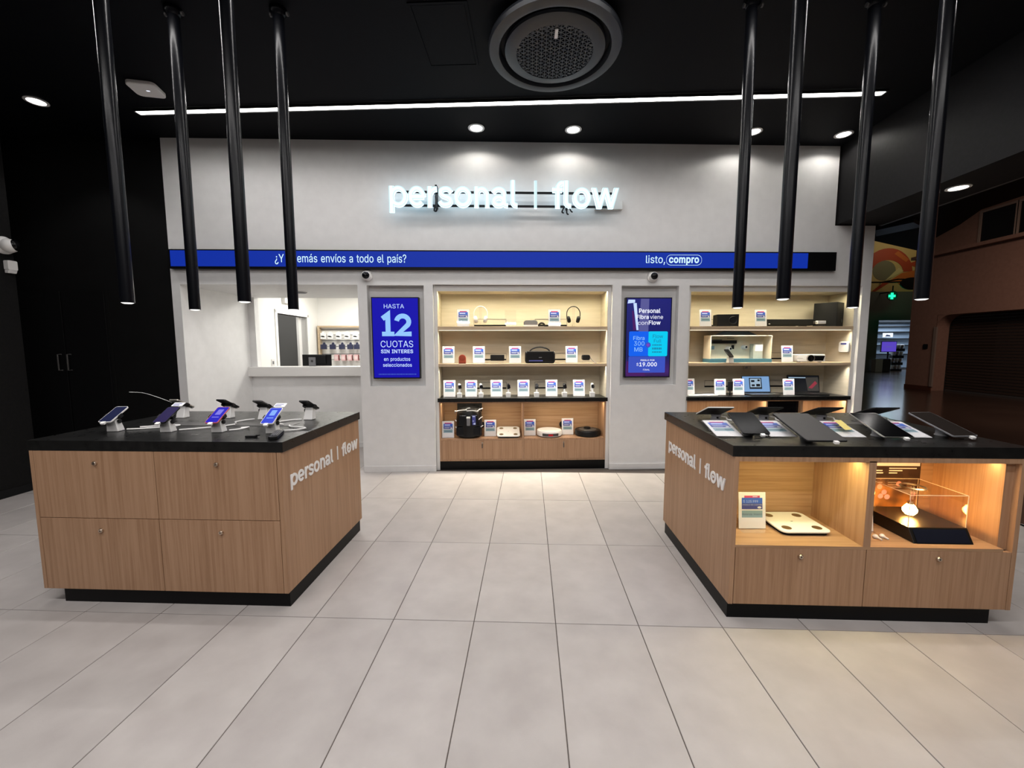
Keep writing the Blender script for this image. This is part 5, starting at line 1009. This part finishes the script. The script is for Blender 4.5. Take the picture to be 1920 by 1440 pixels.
for k, (pts, lb) in enumerate((
        ([(-2.57, 2.48, .006), (-2.50, 2.50, .006), (-2.40, 2.55, .006), (-2.345, 2.60, .006), (-2.36, 2.63, .006), (-2.44, 2.60, .006), (-2.55, 2.55, .006)], 'white looped charging cable right of the first phone stand in the front row'),
        ([(-2.215, 2.47, .006), (-2.13, 2.52, .006), (-2.03, 2.60, .006), (-1.99, 2.66, .006)], 'white charging cable right of the second phone stand in the front row'),
        ([(-1.89, 2.47, .006), (-1.85, 2.50, .006), (-1.82, 2.54, .01), (-1.835, 2.57, .006), (-1.87, 2.55, .006)], 'white looped charging cable right of the third phone stand in the front row'),
        ([(-1.535, 2.47, .006), (-1.47, 2.50, .006), (-1.44, 2.55, .006), (-1.50, 2.58, .006), (-1.57, 2.60, .006), (-1.60, 2.64, .006)], 'white wavy charging cable right of the fourth phone stand in the front row'),
        ([(-1.64, 2.86, .006), (-1.70, 2.83, .006), (-1.745, 2.77, .006), (-1.72, 2.70, .006), (-1.66, 2.67, .006)], 'white curved charging cable before the rightmost stand in the back row'),
        ([(-1.99, 2.86, .006), (-2.03, 2.82, .006), (-2.05, 2.75, .006), (-2.02, 2.71, .006)], 'white charging cable before the third stand in the back row'),
        ([(-2.64, 2.90, .12), (-2.70, 2.84, .17), (-2.78, 2.82, .20), (-2.88, 2.82, .205)], 'pale cable sticking up behind the silver phone in the back row'))):
    tag(obj('charging_cable', MB().tube(spline(pts, 6), .0048 if k < 6 else .0016, 6), cab, None, (0, 0, CT+.0005), smooth=True), lb, 'cable', 'charging cables on the left counter')
# remote control and a small clip
t = thing('remote_control', 'black remote control with grey buttons at the front of the left counter', 'remote', (-1.492, 2.325, CT), .36)
obj('body', MB().rbox(-.024, .024, -.10, .10, 0.0005, .022, .014, 'z'), M['black'], t, bevel=.004)
bt = MB()
for j in range(7):
    for i in range(3): bt.rbox(-.017+i*.0125, -.008+i*.0125, -.07+j*.021, -.057+j*.021, .022, .0245, .003, 'z', n=2)
obj('buttons', bt, M['grey'], t, kind='stuff'); obj('ring_button', MB().lathe([(.012, .022), (.012, .0255), (.006, .0255), (.006, .022)], (0, .083, 0), 18), M['steel'], t, smooth=True)
t = thing('sensor_clip', 'small flat black clip lying left of the remote control', 'clip', (-1.627, 2.305, CT), .15)
obj('body', MB().box(-.034, .028, -.012, .012, .0005, .012), M['black'], t, bevel=.003); obj('tongue', MB().box(.02, .042, -.008, .008, .008, .013), M['mblack'], t)

# ------------------------------------------------------------------ tablets and price cards on the right counter
def tablet(label, xc, w_, yb, zb, yt, zt, body, scr, rz=0., r=.014, back=False, edge_=None):
    """leaning slab: its low edge at (yb,zb), its high edge at (yt,zt)"""
    L_ = math.hypot(yt-yb, zt-zb); th = math.atan2(zt-zb, yt-yb)
    t = thing('tablet', label, 'tablet', (xc, (yb+yt)/2, (zb+zt)/2), rz, 'tablets on the right counter')
    R = Matrix.Rotation(th, 4, 'X')
    if back: R = Matrix.Rotation(-math.atan2(zt-zb, yb-yt), 4, 'X')
    b = MB().rbox(-w_/2, w_/2, -L_/2, L_/2, -.004, .004, r, 'z'); b.tf(R); obj('body', b, edge_ or body, t, bevel=.0012)
    b = MB().rbox(-w_/2+.004, w_/2-.004, -L_/2+.004, L_/2-.004, .004, .0046, r-.003, 'z'); b.tf(R); obj('screen', b, scr, t)
    if back: b = MB().rbox(-w_/2+.003, w_/2-.003, -L_/2+.003, L_/2-.003, -.0046, -.004, r-.003, 'z'); b.tf(R); obj('back_cover', b, body, t)
    if not back: b = MB().rbox(-.012, .012, -L_/2-.020, -L_/2, -.006, .006, .004, 'z'); b.tf(Matrix.Translation((w_*.18, 0, 0))); b.tf(R); obj('plug', b, M['plast'], t, label='white charging plug')
    return t
def tablet_stand(loc, label, h, flat=False):
    t = thing('tablet_stand', label, 'tablet stand', loc, 0, 'tablet stands on the right counter')
    obj('column', MB().lathe([(.034, .0005), (.034, .006), (.030, .010), (.029, h-.012), (.034, h-.006), (.034, h)], n=24), M['stand'], t, smooth=True)
    obj('button', MB().lathe([(.007, 0), (.007, .004), (0, .005)], (0, -.030, h*.5), 12, 'y'), M['black'], t, smooth=True)
    obj('cable', MB().tube(spline([(.034, -.01, h*.7), (.062, -.03, h*.55), (.058, -.05, .012), (.085, -.06, .006)], 6), .0045, 6), cab, t, smooth=True)
    return t
M['stand'] = mat('grey_stand_metal', (.34, .34, .36), .35)
M['grey_scr'] = mat('dark_grey_screen', (.055, .052, .050), .5)
M['refl'] = mat('reflecting_screen', (.02, .016, .014), .07)
M['tab_scr'] = mat('tablet_screen_off', (.0025, .0025, .003), .16, spec=.04)
FT = [('black tablet leaning at the front left of the right counter', 1.310, .155, 2.366, 1.010, 2.572, 1.100, M['black'], M['tab_scr'], 0., .012, None),
      ('large dark grey tablet leaning over the front edge of the right counter, second from left', 1.595, .215, 2.213, 1.006, 2.540, 1.100, M['dgrey'], M['grey_scr'], 0., .012, M['black']),
      ('black tablet with a silver edge on the right counter, third from left', 2.045, .165, 2.305, 1.008, 2.570, 1.100, M['black'], M['tab_scr'], 0., .012, M['steel']),
      ('brown-reflecting tablet at the right end of the right counter front row', 2.425, .150, 2.345, 1.008, 2.605, 1.100, M['dgrey'], M['refl'], .10, .012, M['grey'])]
for lb, xc, w_, yb, zb, yt, zt, bd, s_, rz, r_, ed in FT: tablet(lb, xc, w_, yb, zb, yt, zt, bd, s_, rz, r_, False, ed)
for i, (x, y, h) in enumerate(((1.31, 2.47, .047), (1.60, 2.385, .046), (2.05, 2.45, .050), (2.44, 2.48, .046))):
    tablet_stand((x, y, CT), f'grey tablet stand under the {ORD[i]} tablet from left in the right counter front row', h)
BT = [(1.328, .18, 'white-edged tablet seen from behind, leftmost in the right counter back row', M['plast'], M['dgrey']), (1.665, .17, 'black tablet seen from behind, second from left in the right counter back row', M['black'], M['black']),
      (2.065, .17, 'black tablet seen from behind, third from left in the right counter back row', M['black'], M['black']), (2.43, .18, 'black tablet seen from behind, rightmost in the right counter back row', M['black'], M['black'])]
for i, (x, w_, lb, ed, bd) in enumerate(BT):
    tablet(lb, x, w_, 3.055, 1.012, 2.85, 1.092, bd, M['gloss'], 0, .010, True, ed)
    tablet_stand((x+.015, 2.965, CT), f'grey tablet stand under the {ORD[i]} tablet from left in the right counter back row', .040)
def flat_card(x, label):
    t = thing('price_card', label, 'price card', (x, 2.385, CT), 0, 'price cards lying on the right counter'); R = Matrix.Translation((0, 0, .006)) @ Matrix.Rotation(-(PI/2-.26), 4, 'X')
    b = MB().box(-.080, .080, -.003, -.001, 0, .222).box(-.080, .080, .0025, .005, 0, .222); b.tf(R); b.box(-.078, .078, .19, .194, .0005, .052); obj('holder', b, M['acrylic'], t)
    c = price_card_mb(.150, .212); c.v = [(x_, y_, z_+.005) for x_, y_, z_ in c.v]; c.tf(R); obj('card', c, CM, t)
for x, lb in ((1.170, 'price card lying back at the front left corner of the right counter'), (1.475, 'price card lying back between the black and the large grey tablet'),
              (1.862, 'price card lying back with yellow notes stuck on it'), (2.225, 'price card lying back beside the brown-reflecting tablet')): flat_card(x, lb)
M['yellow'] = mat('yellow_note_paper', (.80, .66, .22), .7)
for k, (dx, dy) in enumerate(((0, 0), (.012, .062))):
    t = thing('paper_note', ('lower', 'upper')[k]+' yellow paper note folded on the third price card of the right counter', 'note', (1.862+dx, 2.455+dy, CT+.040+dy*.27), .3)
    obj('leaf', MB().add([(-.028, -.024, 0), (.028, -.024, 0), (.028, .012, .022), (-.028, .012, .022)], [(0, 1, 2, 3)]), M['yellow'], t); obj('fold', MB().add([(-.028, .012, .022), (.028, .012, .022), (.028, .034, .010), (-.028, .034, .010)], [(0, 1, 2, 3)]), M['yellow'], t)
t = thing('headset_cable', 'clear coiled security lead at the left edge of the right counter', 'cable', (1.165, 2.66, CT), 0)
obj('coil', MB().tube([(.02*math.cos(k*.8)-.01, .02*math.sin(k*.8)-.04+k*.002, .006+.0012*k) for k in range(30)], .003, 6), M['acrylic'], t, smooth=True); obj('plug', MB().box(-.03, .0, -.09, -.07, .0005, .012), M['grey'], t)

# ------------------------------------------------------------------ lit niche with the lamp demonstration
NZ = .4345
t = thing('lamp_demo_case', 'black lamp demonstration stand with a clear acrylic case in the right niche', 'display case', (2.265, 2.235, NZ), 0)
obj('base', MB().prism([(.0, .0005), (.345, .0005), (.345, .074), (.042, .074)], 'x', -.157, .157), M['black'], t, bevel=.002)
ft = MB().add([(-.140, -.0006, .006), (.140, -.0006, .006), (.140, .0355, .068), (-.140, .0355, .068)], [(0, 1, 2, 3)]); obj('front_panel', ft, mat('dark_blue_gloss_panel', (.008, .010, .020), .08), t)
cs = MB()
for a in ((-.155, .155, .046, .049, .0745, .255), (-.155, .155, .338, .341, .0745, .255), (-.155, -.152, .049, .338, .0745, .255), (.152, .155, .049, .338, .0745, .255)): cs.box(*a)
cs.add([(-.155, .046, .255), (.155, .046, .255), (.155, .341, .255), (-.155, .341, .255)], [(0, 1, 2, 3)]); obj('case', cs, M['smoke'], t)
M['case_edge'] = mat('acrylic_edge', (.66, .56, .48), .3); eb = MB()
for x_ in (-.154, .154):
    for y_ in (.047, .340): eb.box(x_-.0014, x_+.0014, y_-.0014, y_+.0014, .0745, .256)
    eb.box(x_-.0014, x_+.0014, .047, .340, .2545, .257)
for y_ in (.047, .340): eb.box(-.154, .154, y_-.0014, y_+.0014, .2545, .257)
obj('case_edge', eb, M['case_edge'], t)
obj('top_ring', MB().lathe([(.050, .256), (.056, .262), (.062, .256)], (-.015, .19, 0), 28), M['steel'], t, smooth=True)
for dx in (-.008, .006): obj('rod', MB().tube([(-.015+dx, .19, .256), (-.015+dx, .19, .178)], .003, 8), M['brass'], t, smooth=True)
bp_ = Vector((2.245, 2.425, NZ+.118))
t = thing('light_bulb', 'glowing warm light bulb hanging inside the acrylic case', 'light bulb', bp_, 0)
obj('globe', MB().lathe([(0, -.034), (.020, -.028), (.033, -.010), (.034, .004), (.024, .022), (.014, .034)], n=36), M['bulb'], t, smooth=True); obj('socket', MB().lathe([(.014, .034), (.015, .05), (0, .052)], n=16), M['brass'], t, smooth=True)
t = thing('poster', 'dark product poster with pink dots on the back of the lamp niche', 'poster', (2.12, 2.594, .44), 0)
obj('sheet', MB().box(-.16, .325, 0, .003, 0, .452), mat('poster_black_brown', (.035, .018, .012), .35), t)
m = mat('poster_brown_scene', (.2, .1, .04), .4); n, l, b = nodes(m); tc = n.new('ShaderNodeTexCoord'); nz = n.new('ShaderNodeTexNoise'); nz.inputs['Scale'].default_value = 7; l.new(tc.outputs['Object'], nz.inputs['Vector'])
r = n.new('ShaderNodeValToRGB'); e = r.color_ramp.elements; e[0].color = (.05, .024, .012, 1); e[1].color = (.42, .20, .06, 1); e[0].position = .4; e[1].position = .7; l.new(nz.outputs['Fac'], r.inputs[0]); l.new(r.outputs[0], b.inputs['Base Color'])
obj('scene_print', MB().box(-.155, .320, -.0008, 0, .01, .245), m, t)
obj('white_strip', MB().box(-.035, .318, -.0010, 0, .325, .352), M['card'], t); obj('strip_emblem', MB().box(-.030, .018, -.0016, -.0010, .327, .350), mat('mint_print', (.25, .60, .48), .4), t)
for zz, xs in ((.307, ((-.03, .05), (.135, .300))), (.292, ((-.03, .095), (.135, .215))), (.277, ((-.03, .10), (.135, .185)))):
    for a, b_ in xs: obj('text_line', MB().box(a, b_, -.0010, 0, zz, zz+.006), M['card'], t)
M['dot'] = mat('print_pink_dot', (.80, .36, .46), .4); M['dotv'] = mat('print_mauve_dot', (.55, .25, .50), .4)
for x, z, m_ in ((-.01, .205, 'dot'), (-.06, .165, 'dot'), (.085, .165, 'dot'), (.115, .130, 'dotv'), (.095, .105, 'dotv'), (.135, .100, 'dotv'), (.200, .185, 'dot'), (.29, .12, 'dot')):
    obj('dot', MB().lathe([(.016, 0), (.016, .0009), (0, .0010)], (x, -.0008, z+.026), 16, 'y'), M[m_], t)
t = thing('earbuds', 'pair of white earbuds lying beside the divider in the lamp niche', 'earbuds', (1.975, 2.30, NZ), .2)
for s in (-1, 1): obj('bud', MB().lathe([(0, .0005), (.012, .003), (.014, .012), (.008, .020), (0, .022)], (s*.022, 0, 0), 14), M['plast'], t, smooth=True); obj('stem', MB().tube([(s*.022, -.008, .010), (s*.022, -.034, .006)], .005, 8), M['plast'], t, smooth=True)

# ================================================================== ALCOVE AND OFFICE
t = thing('monitor', 'black computer monitor seen from behind on the payment window sill', 'monitor', W(-3.10, -1.37, 1.2175), A)
obj('panel', MB().box(-.215, .215, .008, .03, .004, .175), M['black'], t, bevel=.004); obj('back_bulge', MB().box(-.14, .14, -.012, .008, .03, .165), M['mblack'], t, bevel=.01)
obj('stand', MB().box(-.105, -.005, -.03, -.012, 0, .135), M['grey'], t, bevel=.004); obj('badge', MB().lathe([(.018, 0), (.018, .002), (.013, .002), (.013, 0)], (-.055, -.030, .078), 18, 'y'), M['dgrey'], t)
t = thing('ceiling_disc', 'dark round lamp on the alcove soffit behind the fourth pendant tube', 'ceiling light', W(-2.95, -.62, 2.226), A)
obj('body', MB().lathe([(0, -.024), (.075, -.022), (.098, -.008), (.098, 0)], n=32), M['grey'], t, smooth=True); obj('rim', MB().lathe([(.098, -.010), (.104, -.006), (.104, 0), (.098, 0)], n=32), M['plast'], t, smooth=True)
t = thing('emergency_light', 'white emergency light box on the office wall above the inner door', 'emergency light', W(-4.0, -2.36, 2.24), A)
obj('body', MB().box(0, .06, -.16, .16, 0, .11), M['white_lam'], t, bevel=.008); obj('lens', MB().box(.06, .064, -.14, .14, .012, .06), M['plast'], t)
t = thing('wall_socket', 'small white socket on the office wall left of the inner door', 'outlet', W(-4.0, -1.83, 1.20), A)
obj('plate', MB().box(0, .008, -.045, .045, 0, .11), M['white_lam'], t, bevel=.003); obj('socket', MB().box(.008, .011, -.02, .02, .03, .08), M['grey'], t)
t = thing('accessory_rack', 'oak framed accessory rack with hooks on the office wall behind the payment window', 'rack', W(-3.28, -3.54, 1.02), A)
fr = MB(); fr.box(-.68, -.645, -.12, 0, 0, .90); fr.box(.645, .68, -.12, 0, 0, .90); fr.box(-.645, .645, -.12, 0, .865, .90); obj('frame', fr, M['wood_pale'], t); obj('slat_panel', MB().box(-.645, .645, -.02, 0, 0, .865), M['office'], t)
for z in (.08, .33, .60, .82): obj('rail', MB().box(-.645, .645, -.024, -.02, z, z+.014), M['grey'], t)
for z in (.23, .49, .72): obj('rail', MB().box(-.645, .645, -.03, -.024, z, z+.006), M['dgrey'], t)
M['pinkbox'] = mat('pink_carton', (.62, .40, .40), .5); M['navy'] = mat('navy_carton', (.022, .026, .062), .5)
for k, s in enumerate((-3.85, -3.715, -3.55, -3.38, -3.215)):
    q = thing('accessory_pack', f'white hanging pack in the top row of the accessory rack, {["leftmost", "second", "third", "fourth", "fifth"][k]} from left', 'pack', W(s, -3.44, 1.655), A, 'white packs in the top row of the rack')
    obj('card', MB().box(-.055, .055, -.03, .0, 0, .125), M['plast'], q, bevel=.004); obj('product', MB().box(-.04, .012, -.036, -.03, .045, .066).box(-.01, .03, -.036, -.03, .040, .055), M['black'], q)
    obj('tab', MB().box(-.022, .022, -.012, -.006, .125, .155), M['plast'], q)
for k, s in enumerate((-3.845, -3.67, -3.488, -3.325, -3.195)):
    q = thing('accessory_pack', f'navy hanging pack in the middle row of the accessory rack, {["leftmost", "second", "third", "fourth", "fifth"][k]} from left', 'pack', W(s, -3.44, 1.455), A, 'navy packs in the middle row of the rack')
    obj('carton', MB().box(-.055, .055, -.05, .0, 0, .095), M['navy'], q, bevel=.004); obj('tab', MB().prism([(-.022, .095), (.035, .095), (.02, .135), (-.005, .135)], 'y', -.03, -.01), M['navy'], q)
for k, s in enumerate((-3.60, -3.46, -3.335, -3.21)):
    q = thing('accessory_pack', f'pink hanging pack in the bottom row of the accessory rack, {["leftmost", "second", "third", "fourth"][k]} from left', 'pack', W(s, -3.44, 1.225), A, 'pink packs in the bottom row of the rack')
    obj('carton', MB().box(-.048, .048, -.04, .0, 0, .125), M['pinkbox'], q, bevel=.004); obj('side_band', MB().box(.036, .049, -.042, -.0, .01, .115), mat('dark_red_print', (.16, .03, .03), .5), q); obj('print', MB().box(-.035, .02, -.0412, -.04, .03, .09), mat('pale_pink_print', (.70, .55, .54), .5), q)

# ================================================================== THE MALL BEYOND
bw = MB(); XW = 13.3
bw.box(XW, XW+.4, 14.02, 14.97, 0, 2.47); bw.box(XW, XW+.4, -9, 14.97, 2.47, 7.2); bw.box(XW, XW+.4, -9, 7.0, 0, 2.47)
cr = [(14.03, 2.48), (14.03, 2.05)]+[(13.60+.42*math.cos(a), 2.05+.42*math.sin(a)) for a in [PI/2*i/8 for i in range(9)]]
bw.prism(cr, 'x', XW, XW+.4)
struct('wall_mall', bw, M['brown'])
struct('baseboard_mall', MB().box(XW-.03, XW, 14.02, 14.97, 0, .14), mat('red_brown_skirting', (.10, .035, .018), .4))
struct('trim_4', MB().box(XW-.16, XW, -9, 14.97, 4.40, 4.50), M['brown'])
struct('trim_5', MB().box(XW-.05, XW, 13.97, 14.06, .14, 2.10), mat('pale_brown_frame', (.30, .24, .20), .5))
t = thing('roller_shutter', 'closed dark roller shutter with horizontal slats in the brown mall wall', 'shutter', (XW+.46, 10.5, 0))
sl = MB()
for k in range(27):
    z = .06+k*.09; sl.prism([(.0, z), (-.028, z+.012), (-.028, z+.072), (0, z+.088)], 'y', -3.5, 3.54)
sl.v = [(x, y, z) for x, y, z in sl.v]; obj('slats', sl, mat('dark_shutter_metal', (.040, .026, .020), .5), t, kind='stuff'); obj('bottom_bar', MB().box(-.04, .02, -3.5, 3.5, 0, .06), M['dgrey'], t)
for k, (a, b_) in enumerate(((12.10, 12.95), (11.15, 12.0))):
    t = struct(f'window_{k+1}', MB().box(XW-.04, XW+.02, a-.06, a, 4.5, 5.42).box(XW-.04, XW+.02, b_, b_+.06, 4.5, 5.42).box(XW-.04, XW+.02, a, b_, 5.36, 5.42), mat('pale_window_frame', (.36, .28, .23), .6))
    obj('pane', MB().box(XW-.012, XW-.004, a, b_, 4.5, 5.36), mat('dark_window_glass', (.008, .006, .005), .12), t)
tag(obj('wall_switch', MB().rbox(XW-.03, XW, -.07, .07, 0, .16, .02, 'x'), M['black'], None, (0, 14.33, 1.38)), 'small dark switch plate on the brown mall wall left of the shutter', 'switch')
pl = [(4.25, -9), (9.0, -9), (8.95, 8.1), (9.02, 8.83), (9.66, 9.87), (10.3, 11.15), (11.11, 12.48), (8.98, 11.3), (4.25, 8.7)]
struct('ceiling_mall_low', MB().prism(pl, 'z', 4.2, 4.5), M['black_ceil']); struct('ceiling_mall', MB().box(4.25, 34, -9, 34, 8.2, 8.3), M['mblack'])
struct('trim_6', MB().prism([(7.9, 9.97), (8.36, 10.50), (8.72, 9.72), (8.2, 9.36)], 'z', 4.12, 4.199), M['ac'])
# far end: mural, dim green-lit wall, pharmacy sign and a lit shop
fw = MB().box(16.0, 19.62, 24, 24.3, 0, 4.46); fw.box(19.62, 24, 24, 24.3, 2.9, 4.46); fw.box(22.6, 26, 24, 24.3, 0, 2.9); fw.box(16, 26, 24.05, 24.3, 4.46, 8.2)
struct('wall_mall_end', fw, mat('dull_grey_green_wall', (.12, .12, .11), .7))
t = thing('mural', 'large abstract orange, red and cream mural high on the far mall wall', 'mural', (20, 24.0, 4.465))
obj('panel', MB().box(-2.5, 2.4, 0, .045, 0, 3.3), mat('mural_cream', (.50, .36, .14), .6), t)
mr_, mo, mg, mk = mat('mural_red', (.36, .045, .012), .6), mat('mural_orange', (.50, .12, .02), .6), mat('mural_olive', (.17, .15, .09), .6), mat('mural_cream_pale', (.58, .46, .22), .6)
ar = [(0, 0)]
outer = ell(-.15, 1.0, 1.35, 1.36, 5, 178, 16); inner = ell(-.15, 1.0, .85, .72, 178, 5, 16)
am = MB()
for i in range(16): o1, o2, i1, i2 = outer[i], outer[i+1], inner[16-i], inner[15-i]; am.add([(o1[0], -.01, o1[1]), (o2[0], -.01, o2[1]), (i2[0], -.01, i2[1]), (i1[0], -.01, i1[1])], [(0, 1, 2, 3)])
obj('red_arch', am, mr_, t); obj('olive_oval', MB().poly([(x, -.008, z) for x, z in ell(-.32, 1.15, .62, .55, 0, 342, 19)]), mg, t)
obj('cream_wedge', MB().poly([(-.25, -.012, .58), (.45, -.012, 1.30), (.72, -.012, 1.12)]), mk, t); obj('orange_wedge', MB().poly([(-.05, -.014, .56), (.62, -.014, 1.0), (1.3, -.014, 1.15), (1.3, -.014, .56)]), mo, t)
obj('orange_stripe', MB().poly([(.15, -.014, 2.05), (.35, -.014, 2.2), (.95, -.014, 1.75), (.8, -.014, 1.6)]), mo, t); obj('red_corner', MB().poly([(.9, -.012, 1.5), (1.6, -.012, 1.2), (1.6, -.012, 1.75)]), mr_, t)
obj('orange_band', MB().poly([(-.9, -.012, .02), (-.7, -.012, .02), (.0, -.012, .48), (-.35, -.012, .48)]), mr_, t); obj('orange_patch', MB().poly([(.45, -.012, .48), (1.0, -.012, .48), (.75, -.012, .22)]), mo, t)
obj('dark_line', MB().box(-2.5, 2.4, -.03, 0, .50, .55), M['mblack'], t)
t = thing('hanging_sign', 'dark oval sign board hanging before the mural', 'sign', (20.25, 22.9, 4.62), 0)
obj('board', MB().lathe([(.52, -.03), (.52, .03), (0, .035)], (0, 0, .12), 32, 'y', sx=1.15, sy=.62), M['mblack'], t, smooth=True); obj('arm', MB().box(-.75, -.4, -.02, .02, .32, .38).box(-.75, -.70, -.02, 1.05, .32, .38), M['mblack'], t)
t = thing('pharmacy_sign', 'glowing green pharmacy cross on a round dark sign at the far wall', 'sign', (19.50, 23.2, 4.13))
obj('disc', MB().lathe([(.26, -.03), (.26, .03), (0, .035)], (.06, 0, .02), 28, 'y'), M['black'], t, smooth=True)
a_ = .17; b_ = .058; obj('cross', MB().prism([(-b_, -a_), (b_, -a_), (b_, -b_), (a_, -b_), (a_, b_), (b_, b_), (b_, a_), (-b_, a_), (-b_, b_), (-a_, b_), (-a_, -b_), (-b_, -b_)], 'y', -.07, -.04), M['green_led'], t)
obj('hanger', MB().box(.04, .08, -.02, .02, .05, .55).box(.04, .08, .02, .80, .20, .26), M['black'], t)
point('pharmacy_lamp', (19.6, 23.05, 4.12), 14, (.05, 1, .42), .15)
sh = MB().box(19.62, 24.6, 27.0, 27.1, 0, 2.9); sh.box(19.5, 19.62, 24.3, 27.1, 0, 2.9); sh.box(24.6, 24.7, 24.3, 27.1, 0, 2.9); sh.box(19.5, 24.7, 24.3, 27.1, 2.9, 3.0)
struct('wall_shop', sh, mat('far_shop_white', (.70, .74, .78), .5))
t = thing('shop_shelving', 'tall pale shelving with dark shelf lines inside the far lit shop', 'shelving', (22.7, 26.6, 0))
obj('back', MB().box(-1.6, 1.6, .2, .25, .1, 2.85), mat('pale_blue_panel', (.45, .56, .68), .5), t)
for z in (2.62, 2.28, 1.86, 1.45, .9): obj('shelf', MB().box(-1.6, 1.6, -.15, .2, z, z+.06), M['black'], t)
t = thing('shop_sign_board', 'pale board with a small emblem on the far shop shelving', 'board', (22.15, 26.35, 1.98)); obj('board', MB().box(-.30, .30, 0, .03, 0, .26), M['office'], t); obj('emblem', MB().prism([(-.16, .06), (.16, .06), (.10, .14), (-.08, .17)], 'y', -.01, 0), M['navy'], t)
t = thing('shop_display', 'purple screen at the front of the far lit shop', 'display', (20.66, 24.45, 1.10)); obj('casing', MB().box(-.43, .43, 0, .06, 0, .62), M['black'], t); obj('screen', MB().box(-.40, .40, -.01, 0, .03, .59), glow('far_purple_screen', (.10, .06, .50)), t); obj('lettering', MB().box(-.16, .16, -.014, -.010, .29, .32), M['scr_lilac'], t); obj('post', MB().box(-.04, .04, .02, .05, -1.098, 0), M['black'], t)
for k in range(12):
    row, col = divmod(k, 3)
    q = thing('housewares', f'silver bowl on a dark block at the far shop front, {["bottom", "second", "third", "top"][row]} row, {["left", "middle", "right"][col]}', 'housewares', (21.12+.25*col+.03*row, 24.75+.05*col, .10+.40*row), 0, 'silver housewares stacked in the far shop')
    obj('bowl', MB().lathe([(.06, 0), (.11, .08), (.118, .22), (.10, .23), (.09, .10), (0, .06)], n=16), M['steel'] if k % 2 else M['plast'], q, smooth=True); obj('block', MB().box(-.11, .11, -.11, .11, -.099 if row == 0 else -.16, 0), M['black'], q)
for x, m_, lb in ((19.46, M['white_lam'], 'pale waste bin beside the entrance of the far shop'), (19.88, M['dgrey'], 'dark waste bin beside the entrance of the far shop')):
    t = thing('waste_bin', lb, 'bin', (x, 23.7, 0)); obj('body', MB().box(-.19, .19, -.15, .15, 0.001, .72), m_, t, bevel=.01); obj('lid', MB().box(-.18, .18, -.14, .14, .72, .75), M['black'], t)
